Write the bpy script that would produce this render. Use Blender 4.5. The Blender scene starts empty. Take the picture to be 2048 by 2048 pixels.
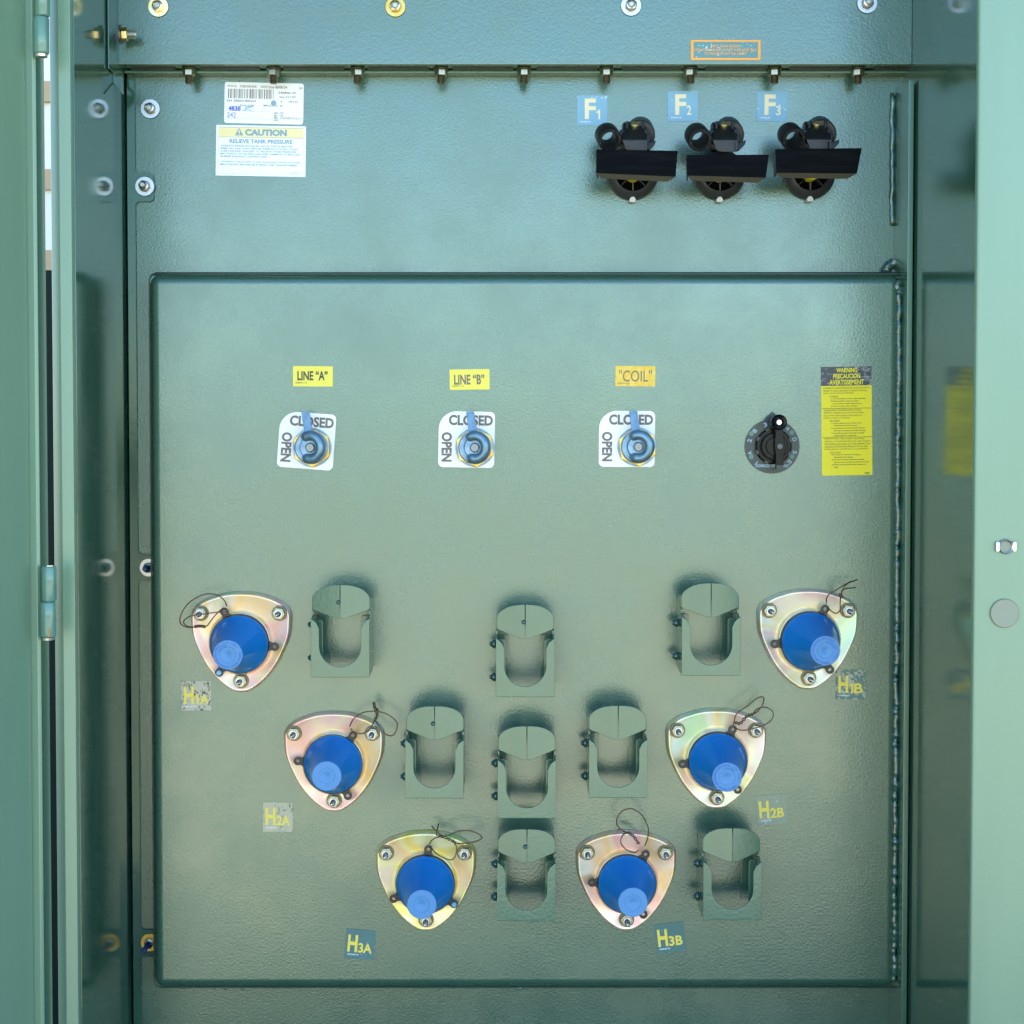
import bpy, bmesh, math, random
from mathutils import Vector, Matrix, noise

# ------------------------------------------------------------------ camera, world, sun, exposure
sc = bpy.context.scene
F = 3150.0          # focal length in photo pixels (photo is 2048 px square)
D = 2.2             # camera to tank wall, metres
ZC = 1.55           # camera height
PITCH = math.radians(1.8)
SX, SY = 14 / 2048, (865 - 1024 + F * math.tan(math.radians(1.8))) / 2048
cd = bpy.data.cameras.new('camera')
cam = bpy.data.objects.new('camera', cd)
sc.collection.objects.link(cam)
cam.location = (0, -D, ZC)
cam.rotation_euler = (math.radians(90) - PITCH, 0, 0)
cd.sensor_width = 36
cd.lens = 36 * F / 2048
cd.shift_x, cd.shift_y = SX, SY
cd.clip_start, cd.clip_end = 0.05, 600
sc.camera = cam

SUN_EL, SUN_AZ = math.radians(37), math.radians(-14)      # azimuth from +Y (behind the cabinet) towards +X
w = bpy.data.worlds.new('World'); sc.world = w; w.use_nodes = True
nt = w.node_tree
sky = nt.nodes.new('ShaderNodeTexSky'); sky.sky_type = 'NISHITA'; sky.sun_disc = False
sky.sun_elevation = SUN_EL; sky.sun_rotation = SUN_AZ
sky.air_density = 1.0; sky.dust_density = 0.2; sky.ozone_density = 3.5
bg = nt.nodes['Background']; bg.inputs[1].default_value = 0.15
nt.links.new(sky.outputs[0], bg.inputs[0])
sl = bpy.data.lights.new('sun', 'SUN'); sl.energy = 5.0; sl.angle = math.radians(0.5); sl.color = (1, 0.93, 0.82)
sun = bpy.data.objects.new('sun', sl); sc.collection.objects.link(sun)
sdir = Vector((math.sin(SUN_AZ) * math.cos(SUN_EL), math.cos(SUN_AZ) * math.cos(SUN_EL), math.sin(SUN_EL)))
sun.rotation_euler = sdir.to_track_quat('Z', 'Y').to_euler()
sc.view_settings.view_transform = 'Standard'
sc.view_settings.look = 'None'
sc.view_settings.exposure = 2.08
sc.view_settings.gamma = 1
sc.view_settings.use_curve_mapping = False
sc.cycles.use_denoising = True
sc.cycles.max_bounces = 8
sc.cycles.sample_clamp_indirect = 6

# ------------------------------------------------------------------ measuring: a pixel seen at distance d in front of the tank wall
FW = Vector((0, math.cos(PITCH), -math.sin(PITCH))); UP = Vector((0, math.sin(PITCH), math.cos(PITCH)))
def P(px, py, d=0.0):
    u = (px - 1024 + SX * 2048) / F; v = (1024 - py + SY * 2048) / F
    r = FW + Vector((1, 0, 0)) * u + UP * v
    return Vector((0, -D, ZC)) + r * ((D - d) / r.y)
def S(d): return (D - d) / F          # metres per photo pixel at d
def X(px, d=0.0): return P(px, 1024, d).x
def Z(py, d=0.0): return P(1010, py, d).z

# ------------------------------------------------------------------ mesh helpers (local x right, z up, d towards the viewer = -y)
def V(x, z, d): return Vector((x, -d, z))
def new(): return bmesh.new()
def a_box(bm, x0, x1, z0, z1, d0, d1):
    vs = [bm.verts.new(V(x, z, d)) for d in (d0, d1) for z in (z0, z1) for x in (x0, x1)]
    for f in ((0, 1, 3, 2), (4, 6, 7, 5), (0, 4, 5, 1), (2, 3, 7, 6), (0, 2, 6, 4), (1, 5, 7, 3)):
        bm.faces.new([vs[i] for i in f])
def a_prism(bm, pts, d0, d1):
    """outline pts [(x,z)] extruded from d0 to d1"""
    a = [bm.verts.new(V(x, z, d0)) for x, z in pts]; b = [bm.verts.new(V(x, z, d1)) for x, z in pts]
    n = len(pts)
    for i in range(n): bm.faces.new((a[i], a[(i + 1) % n], b[(i + 1) % n], b[i]))
    f1 = bm.faces.new(b); f0 = bm.faces.new(a[::-1])
    return f1
def a_loft(bm, rings, cap0=True, cap1=True, closed=False):
    rs = [[bm.verts.new(p) for p in r] for r in rings]
    n = len(rs[0]); m = len(rs)
    for k in range(m if closed else m - 1):
        A, B = rs[k], rs[(k + 1) % m]
        for i in range(n): bm.faces.new((A[i], A[(i + 1) % n], B[(i + 1) % n], B[i]))
    if not closed:
        if cap0: bm.faces.new(rs[0][::-1])
        if cap1: bm.faces.new(rs[-1])
def a_lathe(bm, prof, seg=40, cx=0, cz=0, closed=False, cap0=True, cap1=True, M=None, a0=0.0):
    rings = []
    for r, d in prof:
        ring = [V(cx + r * math.cos(a0 + 2 * math.pi * i / seg), cz + r * math.sin(a0 + 2 * math.pi * i / seg), d) for i in range(seg)]
        if M: ring = [M @ p for p in ring]
        rings.append(ring)
    a_loft(bm, rings, cap0, cap1, closed)
def a_tube(bm, pts, r, seg=8, caps=True):
    pts = [Vector(p) for p in pts]
    n = len(pts); rad = r if isinstance(r, (list, tuple)) else [r] * n
    t0 = (pts[1] - pts[0]).normalized()
    ref = Vector((0, 1, 0)) if abs(t0.y) < 0.9 else Vector((1, 0, 0))
    u = t0.cross(ref).normalized(); rings = []
    for i, p in enumerate(pts):
        t = (pts[min(i + 1, n - 1)] - pts[max(i - 1, 0)]).normalized()
        u = (u - t * u.dot(t))
        u = u.normalized() if u.length > 1e-6 else t.orthogonal().normalized()
        v = t.cross(u)
        rings.append([p + (u * math.cos(2 * math.pi * k / seg) + v * math.sin(2 * math.pi * k / seg)) * rad[i] for k in range(seg)])
    a_loft(bm, rings, caps, caps)
def catmull(pts, n=8, closed=False):
    out = []; m = len(pts)
    rng = range(m) if closed else range(m - 1)
    g = (lambda i: Vector(pts[i % m])) if closed else (lambda i: Vector(pts[max(0, min(m - 1, i))]))
    for i in rng:
        p0, p1, p2, p3 = g(i - 1), g(i), g(i + 1), g(i + 2)
        for k in range(n):
            t = k / n
            out.append(0.5 * ((2 * p1) + (p2 - p0) * t + (2 * p0 - 5 * p1 + 4 * p2 - p3) * t * t + (3 * p1 - p0 - 3 * p2 + p3) * t ** 3))
    if not closed: out.append(Vector(pts[-1]))
    return out
def rrect(x0, x1, z0, z1, r, seg=6):
    rr = r if isinstance(r, (list, tuple)) else [r] * 4     # order: tr, tl, bl, br
    out = []
    for (cx, cz, a), q in zip(((x1, z1, 0), (x0, z1, 90), (x0, z0, 180), (x1, z0, 270)), rr):
        sx = -1 if cx == x1 else 1; sz = -1 if cz == z1 else 1
        if q <= 0: out.append((cx, cz)); continue
        for k in range(seg + 1):
            t = math.radians(a + 90 * k / seg)
            out.append((cx + sx * q + q * math.cos(t), cz + sz * q + q * math.sin(t)))
    return out
def hexa(r, a0=0.0): return [(r * math.cos(math.radians(60 * i) + a0), r * math.sin(math.radians(60 * i) + a0)) for i in range(6)]
def mesh_of(name, bm, mat, angle=35, bevel=0, seg=2):
    bmesh.ops.recalc_face_normals(bm, faces=bm.faces)
    if bevel:
        es = [e for e in bm.edges if len(e.link_faces) == 2 and e.calc_face_angle(0) > math.radians(28)]
        bmesh.ops.bevel(bm, geom=es, offset=bevel, segments=seg, affect='EDGES', profile=0.5, clamp_overlap=True)
    me = bpy.data.meshes.new(name); bm.to_mesh(me); bm.free()
    for p in me.polygons: p.use_smooth = True
    me.set_sharp_from_angle(angle=math.radians(angle))
    me.materials.append(mat)
    return me
def firm(o):
    wn = o.modifiers.new('weighted', 'WEIGHTED_NORMAL'); wn.keep_sharp = True; wn.weight = 100; wn.mode = 'FACE_AREA'
def obj(name, bm, mat, parent=None, loc=(0, 0, 0), angle=35, bevel=0, seg=2):
    o = bpy.data.objects.new(name, mesh_of(name, bm, mat, angle, bevel, seg))
    sc.collection.objects.link(o); o.location = loc
    if parent: o.parent = parent
    if bevel: firm(o)
    return o
def thing(name, label, cat, loc=(0, 0, 0), rot=0, group=None):
    o = bpy.data.objects.new(name, None); sc.collection.objects.link(o)
    o.location = loc; o.rotation_euler = (0, math.radians(rot), 0)     # rot: degrees clockwise as seen from the front
    return tag(o, label, cat, group)
def tag(o, label=None, cat=None, group=None, kind=None):
    for k, v in (('label', label), ('category', cat), ('group', group), ('kind', kind)):
        if v: o[k] = v
    return o
def copy_tree(o, parent=None):
    c = o.copy(); sc.collection.objects.link(c)
    if parent: c.parent = parent
    for ch in list(o.children): copy_tree(ch, c)
    return c

# ---- lettering: font glyphs fitted into a box (px relative to the decal centre, y down)
def glyphs(s, weight=0.0, space=1.0):
    cu = bpy.data.curves.new('letters', 'FONT'); cu.body = s; cu.size = 1; cu.offset = weight; cu.space_character = space
    cu.resolution_u = 3
    ob = bpy.data.objects.new('letters', cu)
    me = bpy.data.meshes.new_from_object(ob)
    bpy.data.objects.remove(ob); bpy.data.curves.remove(cu)
    vs = [(v.co.x, v.co.y) for v in me.vertices]; fs = [tuple(p.vertices) for p in me.polygons]
    bpy.data.meshes.remove(me)
    return vs, fs
def text(bm, s, box, d, sc_, weight=0.0, rot=0, sub=None, space=1.0):
    """box = (x0, y0, x1, y1) px, y down, glyph bounds are fitted to it before rot (degrees clockwise about the box centre)"""
    if s == '1' or (s[0] == '1' and len(s) == 2 and s[1] in 'AB'):
        x0, y0, x1, y1 = box; w1 = x1 - x0 if len(s) == 1 else (x1 - x0) * 0.28; t = w1 * 0.48; c_, s_ = math.cos(math.radians(rot)), math.sin(math.radians(rot)); mx, my = (x0 + x1) / 2, (y0 + y1) / 2
        pts = [(x0 + w1 - t, y1), (x0 + w1, y1), (x0 + w1, y0), (x0 + w1 - t * 0.7, y0), (x0, y0 + w1 * 0.62), (x0, y0 + w1 * 1.05), (x0 + w1 - t, y0 + w1 * 0.7)]
        pv = [bm.verts.new(V((mx + (x - mx) * c_ - (y - my) * s_) * sc_, -(my + (x - mx) * s_ + (y - my) * c_) * sc_, d)) for x, y in pts]; bm.faces.new(pv)
        if len(s) == 1: return
        s = s[1]; box = (x0 + w1 * 1.25, y0, x1, y1)
    vs, fs = glyphs(s, weight, space)
    if not vs: return
    ax, bx = min(v[0] for v in vs), max(v[0] for v in vs); ay, by = min(v[1] for v in vs), max(v[1] for v in vs)
    x0, y0, x1, y1 = box; cx, cy = (x0 + x1) / 2, (y0 + y1) / 2
    W, H = x1 - x0, y1 - y0
    if rot in (90, -90, 270): W, H = H, W
    c, sn = math.cos(math.radians(rot)), math.sin(math.radians(rot))
    out = []
    for x, y in vs:
        u = ((x - ax) / (bx - ax + 1e-9) - 0.5) * W; v = -((y - ay) / (by - ay + 1e-9) - 0.5) * H
        u, v = u * c - v * sn, u * sn + v * c
        out.append(bm.verts.new(V((cx + u) * sc_, -(cy + v) * sc_, d)))
    for f in fs:
        try: bm.faces.new([out[i] for i in f])
        except ValueError: pass
def bar(bm, x0, y0, x1, y1, s, d):
    vs = [bm.verts.new(V(x * s, -y * s, d)) for x, y in ((x0, y1), (x1, y1), (x1, y0), (x0, y0))]
    bm.faces.new(vs)
def flat(name, bm, mat, parent):
    for f in bm.faces:
        f.normal_update()
        if f.normal.y > 0: f.normal_flip()
    me = bpy.data.meshes.new(name); bm.to_mesh(me); bm.free(); me.materials.append(mat)
    o = bpy.data.objects.new(name, me); sc.collection.objects.link(o); o.parent = parent
    return o

# ------------------------------------------------------------------ materials
def mat(name, col, rough=0.5, metal=0.0, coat=0.0, spec=0.5, trans=0.0, ior=1.5):
    m = bpy.data.materials.new(name); m.use_nodes = True
    b = m.node_tree.nodes['Principled BSDF']
    b.inputs['Base Color'].default_value = (*col, 1); b.inputs['Roughness'].default_value = rough
    b.inputs['Metallic'].default_value = metal; b.inputs['Coat Weight'].default_value = coat
    b.inputs['Specular IOR Level'].default_value = spec; b.inputs['Transmission Weight'].default_value = trans
    b.inputs['IOR'].default_value = ior
    return m
def N(m, t, **kw):
    n = m.node_tree.nodes.new(t)
    for k, v in kw.items(): setattr(n, k, v)
    return n
def sheen(m, rough, ior):
    b = m.node_tree.nodes['Principled BSDF']; b.inputs['Roughness'].default_value = rough; b.inputs['IOR'].default_value = ior
    b.inputs['Specular Tint'].default_value = (0.86, 1.0, 0.90, 1)
def gloss(m, coat, crough, spec=0.8, ior=1.7):
    b = m.node_tree.nodes['Principled BSDF']; b.inputs['Coat Weight'].default_value = coat; b.inputs['Coat Roughness'].default_value = crough
    b.inputs['Coat IOR'].default_value = ior; b.inputs['Specular IOR Level'].default_value = spec
def bumpy(m, scale, strength, dist, detail=3.0, extra=None, coord='Object', stretch=None):
    """orange peel and dents: noise of the given scale as bump; extra=(scale, strength) adds slow waviness"""
    nt = m.node_tree; L = nt.links.new; b = nt.nodes['Principled BSDF']
    tc = N(m, 'ShaderNodeTexCoord'); src = tc.outputs[coord]
    if stretch:
        mp = N(m, 'ShaderNodeMapping'); mp.inputs['Scale'].default_value = stretch; L(src, mp.inputs['Vector']); src = mp.outputs[0]
    n1 = N(m, 'ShaderNodeTexNoise'); n1.inputs['Scale'].default_value = scale; n1.inputs['Detail'].default_value = detail
    L(src, n1.inputs['Vector']); h = n1.outputs['Fac']
    if extra:
        n2 = N(m, 'ShaderNodeTexNoise'); n2.inputs['Scale'].default_value = extra[0]; n2.inputs['Detail'].default_value = 2
        L(src, n2.inputs['Vector'])
        ma = N(m, 'ShaderNodeMath', operation='MULTIPLY_ADD'); L(n2.outputs['Fac'], ma.inputs[0]); ma.inputs[1].default_value = extra[1]
        L(h, ma.inputs[2]); h = ma.outputs[0]
    bp = N(m, 'ShaderNodeBump'); bp.inputs['Strength'].default_value = strength; bp.inputs['Distance'].default_value = dist
    L(h, bp.inputs['Height']); L(bp.outputs[0], b.inputs['Normal'])
    if b.inputs['Coat Weight'].default_value > 0: L(bp.outputs[0], b.inputs['Coat Normal'])
    return src
def dusty(m, c0, c1, scale=3.0, detail=6, lo=0.35, hi=0.7, specks=None, stretch=None):
    """base colour drifts between two close tones; specks=(scale, threshold, colour) adds pits or chips"""
    nt = m.node_tree; L = nt.links.new; b = nt.nodes['Principled BSDF']
    tc = N(m, 'ShaderNodeTexCoord'); src = tc.outputs['Object']
    if stretch:
        mp = N(m, 'ShaderNodeMapping'); mp.inputs['Scale'].default_value = stretch; L(src, mp.inputs['Vector']); src = mp.outputs[0]
    n1 = N(m, 'ShaderNodeTexNoise'); n1.inputs['Scale'].default_value = scale; n1.inputs['Detail'].default_value = detail
    L(src, n1.inputs['Vector'])
    r = N(m, 'ShaderNodeValToRGB'); r.color_ramp.elements[0].position = lo; r.color_ramp.elements[1].position = hi
    r.color_ramp.elements[0].color = (*c0, 1); r.color_ramp.elements[1].color = (*c1, 1)
    L(n1.outputs['Fac'], r.inputs[0]); out = r.outputs[0]
    if specks:
        v = N(m, 'ShaderNodeTexVoronoi'); v.inputs['Scale'].default_value = specks[0]; L(tc.outputs['Object'], v.inputs['Vector'])
        big = N(m, 'ShaderNodeTexNoise'); big.inputs['Scale'].default_value = 9; L(tc.outputs['Object'], big.inputs['Vector'])
        sb = N(m, 'ShaderNodeMath', operation='MULTIPLY'); L(big.outputs['Fac'], sb.inputs[0]); sb.inputs[1].default_value = specks[1] * 2
        wh = N(m, 'ShaderNodeTexWhiteNoise'); L(v.outputs['Position'], wh.inputs['Vector'])
        g = N(m, 'ShaderNodeMath', operation='GREATER_THAN'); L(wh.outputs['Value'], g.inputs[0]); g.inputs[1].default_value = specks[3]
        lt = N(m, 'ShaderNodeMath', operation='LESS_THAN'); L(v.outputs['Distance'], lt.inputs[0]); L(sb.outputs[0], lt.inputs[1])
        an = N(m, 'ShaderNodeMath', operation='MULTIPLY'); L(g.outputs[0], an.inputs[0]); L(lt.outputs[0], an.inputs[1])
        mx = N(m, 'ShaderNodeMix', data_type='RGBA'); L(an.outputs[0], mx.inputs['Factor']); L(out, mx.inputs['A'])
        mx.inputs['B'].default_value = (*specks[2], 1); out = mx.outputs['Result']
    L(out, b.inputs['Base Color'])

G0, G1 = (0.028, 0.080, 0.053), (0.034, 0.092, 0.061)
tank_paint = mat('tank_paint', G0, 0.30); sheen(tank_paint, 0.25, 2.1)
dusty(tank_paint, G0, G1, 4.0, specks=(95, 0.10, (0.015, 0.045, 0.035), 0.93))
bumpy(tank_paint, 320, 0.17, 0.0012, 2.0, extra=(34, 0.5))
def uneven(m, lo, hi, scale=7):
    """gloss that changes from place to place: rubbed, dusty and clean patches"""
    nt = m.node_tree; tc = N(m, 'ShaderNodeTexCoord'); n = N(m, 'ShaderNodeTexNoise'); n.inputs['Scale'].default_value = scale; n.inputs['Detail'].default_value = 5; n.inputs['Roughness'].default_value = 0.65
    nt.links.new(tc.outputs['Object'], n.inputs['Vector']); mr = N(m, 'ShaderNodeMapRange'); mr.inputs['From Min'].default_value = 0.3; mr.inputs['From Max'].default_value = 0.7
    mr.inputs['To Min'].default_value = lo; mr.inputs['To Max'].default_value = hi
    nt.links.new(n.outputs['Fac'], mr.inputs['Value']); nt.links.new(mr.outputs[0], nt.nodes['Principled BSDF'].inputs['Roughness'])
uneven(tank_paint, 0.19, 0.33)
wall_paint = mat('wall_paint', G0, 0.16); sheen(wall_paint, 0.09, 1.85)
dusty(wall_paint, G0, G1, 3.0, stretch=(1, 1, 0.2))
bumpy(wall_paint, 160, 0.10, 0.0006, 2)
uneven(wall_paint, 0.06, 0.16, 9)
frame_paint = mat('frame_paint', G0, 0.33); sheen(frame_paint, 0.36, 1.9)
dusty(frame_paint, (0.118, 0.215, 0.142), (0.135, 0.238, 0.158), 5.0, stretch=(3, 3, 0.35))
bumpy(frame_paint, 120, 0.16, 0.0008, 2)
stand_paint = mat('stand_paint', G0, 0.25); sheen(stand_paint, 0.22, 1.85)
dusty(stand_paint, (0.038, 0.108, 0.070), (0.050, 0.130, 0.086), 14.0)
bumpy(stand_paint, 220, 0.20, 0.0008, 2)
dark_rubber = mat('dark_rubber', (0.012, 0.016, 0.02), 0.4)
black_plastic = mat('black_plastic', (0.003, 0.0035, 0.004), 0.24, spec=0.2); bumpy(black_plastic, 300, 0.06, 0.0005)
grey_plastic = mat('grey_plastic', (0.030, 0.033, 0.035), 0.38); bumpy(grey_plastic, 200, 0.1, 0.0005)
black_sheet = mat('black_sheet', (0.003, 0.003, 0.004), 0.35, spec=0.03)
dusty(black_sheet, (0.0015, 0.002, 0.003), (0.006, 0.007, 0.008), 14, stretch=(1, 1, 12), lo=0.45, hi=0.8)
bumpy(black_sheet, 60, 0.12, 0.001, 4, stretch=(0.4, 1, 5))
sheet_edge = mat('sheet_edge', (0.13, 0.12, 0.09), 0.6)
zinc = mat('zinc', (0.56, 0.55, 0.54), 0.3, 1.0); bumpy(zinc, 400, 0.15, 0.0004)
dull_zinc = mat('dull_zinc', (0.22, 0.23, 0.23), 0.42, 0.9); bumpy(dull_zinc, 700, 0.5, 0.0006)
brass = mat('brass', (0.62, 0.42, 0.11), 0.36, 0.9); dusty(brass, (0.6, 0.36, 0.06), (0.55, 0.5, 0.2), 60); bumpy(brass, 300, 0.15, 0.0004)
yellow_zinc = mat('yellow_zinc', (0.85, 0.62, 0.22), 0.3, 1.0)
dusty(yellow_zinc, (0.85, 0.58, 0.16), (0.82, 0.78, 0.52), 60)
blued = mat('blued', (0.28, 0.42, 0.55), 0.42, 0.75); dusty(blued, (0.14, 0.24, 0.36), (0.26, 0.38, 0.50), 90); bumpy(blued, 250, 0.25, 0.0006)
blued_dark = mat('blued_dark', (0.10, 0.20, 0.28), 0.36, 0.6); dusty(blued_dark, (0.10, 0.19, 0.27), (0.18, 0.30, 0.39), 70); bumpy(blued_dark, 250, 0.2, 0.0006)
pointer_mat = mat('pointer_mat', (0.10, 0.24, 0.42), 0.5, 0.2); dusty(pointer_mat, (0.08, 0.2, 0.36), (0.15, 0.3, 0.48), 120)
wire_mat = mat('wire_mat', (0.15, 0.085, 0.06), 0.42, 0.7)
white_vinyl = mat('white_vinyl', (0.80, 0.81, 0.80), 0.38); bumpy(white_vinyl, 120, 0.12, 0.0006)
yellow_vinyl = mat('yellow_vinyl', (0.74, 0.66, 0.07), 0.42); bumpy(yellow_vinyl, 150, 0.1, 0.0006)
gold_vinyl = mat('gold_vinyl', (0.86, 0.60, 0.03), 0.35); dusty(gold_vinyl, (0.66, 0.42, 0.01), (0.78, 0.56, 0.08), 120); bumpy(gold_vinyl, 130, 0.6, 0.0012)
bright_yellow = mat('bright_yellow', (0.74, 0.65, 0.005), 0.5); bumpy(bright_yellow, 90, 0.15, 0.0006)
pale_yellow = mat('pale_yellow', (0.80, 0.70, 0.36), 0.45)
orange_ink = mat('orange_ink', (0.85, 0.36, 0.03), 0.45)
ink = mat('ink', (0.035, 0.036, 0.03), 0.5)
ink_grey = mat('ink_grey', (0.14, 0.125, 0.10), 0.5)
ink_blue = mat('ink_blue', (0.20, 0.36, 0.45), 0.5)
ink_pen = mat('ink_pen', (0.06, 0.11, 0.62), 0.5)
ink_cyan = mat('ink_cyan', (0.16, 0.45, 0.68), 0.5)
ink_yellow = mat('ink_yellow', (0.78, 0.62, 0.08), 0.5)
ink_cream = mat('ink_cream', (0.72, 0.66, 0.42), 0.5)
ink_white = mat('ink_white', (0.72, 0.80, 0.86), 0.5)
red_line = mat('red_line', (0.55, 0.35, 0.33), 0.5)
plug_mat = mat('plug_mat', (0.24, 0.27, 0.20), 0.6)

def plated(name):
    """iridescent yellow zinc plate: pink, gold, cream and green drifting over bright metal"""
    m = mat(name, (0.9, 0.7, 0.4), 0.38, 0.55)
    nt = m.node_tree; L = nt.links.new; b = nt.nodes['Principled BSDF']
    tc = N(m, 'ShaderNodeTexCoord'); oi = N(m, 'ShaderNodeObjectInfo')
    ad = N(m, 'ShaderNodeVectorMath', operation='MULTIPLY_ADD')
    L(oi.outputs['Random'], ad.inputs[0]); ad.inputs[1].default_value = (7, 5, 9); L(tc.outputs['Object'], ad.inputs[2])
    n = N(m, 'ShaderNodeTexNoise'); n.inputs['Scale'].default_value = 12; n.inputs['Detail'].default_value = 1.0; n.inputs['Distortion'].default_value = 0.25
    L(ad.outputs[0], n.inputs['Vector'])
    r = N(m, 'ShaderNodeValToRGB'); e = r.color_ramp.elements
    e[0].position = 0.30; e[0].color = (0.45, 0.80, 0.30, 1); e[1].position = 0.70; e[1].color = (0.95, 0.62, 0.60, 1)
    for p, c in ((0.37, (0.96, 0.92, 0.66)), (0.43, (0.96, 0.66, 0.07)), (0.48, (0.98, 0.82, 0.45)), (0.53, (0.95, 0.46, 0.30)), (0.58, (0.98, 0.60, 0.50)), (0.64, (0.99, 0.84, 0.50))):
        q = e.new(p); q.color = (*c, 1)
    L(n.outputs['Fac'], r.inputs[0]); mx = N(m, 'ShaderNodeMix', data_type='RGBA'); mx.inputs['Factor'].default_value = 0.45
    L(r.outputs[0], mx.inputs['A']); L(oi.outputs['Color'], mx.inputs['B']); L(mx.outputs['Result'], b.inputs['Base Color'])
    n2 = N(m, 'ShaderNodeTexNoise'); n2.inputs['Scale'].default_value = 70; L(tc.outputs['Object'], n2.inputs['Vector'])
    bp = N(m, 'ShaderNodeBump'); bp.inputs['Strength'].default_value = 0.12; bp.inputs['Distance'].default_value = 0.001
    L(n2.outputs['Fac'], bp.inputs['Height']); L(bp.outputs[0], b.inputs['Normal'])
    return m
flange_mat = plated('flange_mat')
cap_blue = mat('cap_blue', (0.003, 0.165, 0.50), 0.28, coat=0.3)
cap_blue.node_tree.nodes['Principled BSDF'].inputs['Subsurface Weight'].default_value = 0.15
cap_blue.node_tree.nodes['Principled BSDF'].inputs['Subsurface Radius'].default_value = (0.002, 0.004, 0.01)
cap_light = mat('cap_light', (0.07, 0.23, 0.48), 0.5); bumpy(cap_light, 260, 0.15, 0.0006)
cap_ink = mat('cap_ink', (0.02, 0.13, 0.48), 0.5)

def bubbled(name, under, over, amount, scale=330, stretch=(1, 1, 1)):
    """clear or tinted film decal with air bubbles: two tones broken up by a fine noise"""
    m = mat(name, under, 0.35); nt = m.node_tree; L = nt.links.new; b = nt.nodes['Principled BSDF']
    tc = N(m, 'ShaderNodeTexCoord'); oi = N(m, 'ShaderNodeObjectInfo')
    ad = N(m, 'ShaderNodeVectorMath', operation='MULTIPLY_ADD'); L(oi.outputs['Random'], ad.inputs[0]); ad.inputs[1].default_value = (3, 5, 4)
    mp = N(m, 'ShaderNodeMapping'); mp.inputs['Scale'].default_value = stretch; L(tc.outputs['Object'], mp.inputs['Vector'])
    L(mp.outputs[0], ad.inputs[2])
    n = N(m, 'ShaderNodeTexNoise'); n.inputs['Scale'].default_value = scale; n.inputs['Detail'].default_value = 3; L(ad.outputs[0], n.inputs['Vector'])
    n2 = N(m, 'ShaderNodeTexNoise'); n2.inputs['Scale'].default_value = 40; n2.inputs['Detail'].default_value = 1; L(ad.outputs[0], n2.inputs['Vector'])
    s = N(m, 'ShaderNodeMath', operation='MULTIPLY_ADD'); L(n2.outputs['Fac'], s.inputs[0]); s.inputs[1].default_value = 0.5; L(n.outputs['Fac'], s.inputs[2])
    r = N(m, 'ShaderNodeValToRGB'); r.color_ramp.elements[0].position = amount; r.color_ramp.elements[1].position = amount + 0.04
    r.color_ramp.elements[0].color = (*over, 1); r.color_ramp.elements[1].color = (*under, 1)
    L(s.outputs[0], r.inputs[0]); L(r.outputs[0], b.inputs['Base Color'])
    bp = N(m, 'ShaderNodeBump'); bp.inputs['Strength'].default_value = 0.3; bp.inputs['Distance'].default_value = 0.0006
    L(n.outputs['Fac'], bp.inputs['Height']); L(bp.outputs[0], b.inputs['Normal'])
    return m

# ------------------------------------------------------------------ ground and what stands beyond
m = mat('concrete_ground', (0.5, 0.46, 0.38), 0.9)
dusty(m, (0.60, 0.52, 0.35), (0.72, 0.63, 0.44), 0.8); bumpy(m, 30, 0.3, 0.01)
bm = new(); q = [bm.verts.new((x, y, 0)) for x, y in ((-200, -250), (200, -250), (200, 250), (-200, 250))]; bm.faces.new(q)
tag(obj('ground', bm, m), kind='structure')

m = mat('dark_ground', (0.05, 0.055, 0.05), 0.9); dusty(m, (0.035, 0.045, 0.035), (0.07, 0.08, 0.06), 6); bumpy(m, 80, 0.6, 0.01)
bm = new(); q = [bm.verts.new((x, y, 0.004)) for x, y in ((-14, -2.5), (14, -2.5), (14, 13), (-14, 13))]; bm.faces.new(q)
tag(obj('reflection_dark_ground', bm, m), kind='structure')  # dark ground strip added to darken what the lower paint reflects
m = mat('far_wall', (0.7, 0.68, 0.62), 0.8); bumpy(m, 8, 0.2, 0.01)
tan = mat('far_trim', (0.42, 0.30, 0.18), 0.8)
darkm = mat('far_dark', (0.006, 0.014, 0.012), 0.7, spec=0.2); bumpy(darkm, 20, 0.2, 0.01)
# it shows only through the slit beside the hinge
b0 = thing('pale_building', 'pale building with tan bands seen through the slit beside the door hinge', 'building', (-5.2, 12, 0))
bm = new(); a_box(bm, -3, 3, 0, 6, -4, 0); obj('wall', bm, m, b0)
for z in (3.0, 3.72, 4.5):
    bm = new(); a_box(bm, -3.05, 3.05, z, z + 0.18, -0.02, 0.06); obj('trim_band', bm, tan, b0)
bm = new(); a_box(bm, -3.1, 3.1, 6, 6.2, -4.1, 0.15); obj('roof', bm, tan, b0)
fe = thing('dark_backdrop', 'dark shape low in the slit beside the door hinge', 'backdrop', (-1.9, 1.6, 0))  # plain panel standing in for an unidentified dark shape
bm = new(); a_box(bm, -0.95, 0.95, 0, 1.94, -0.04, 0); obj('panel', bm, darkm, fe)
for x in (-0.9, 0.0, 0.9):
    bm = new(); a_box(bm, x - 0.04, x + 0.04, 0, 1.98, 0.002, 0.06); obj('post', bm, darkm, fe)

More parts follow.
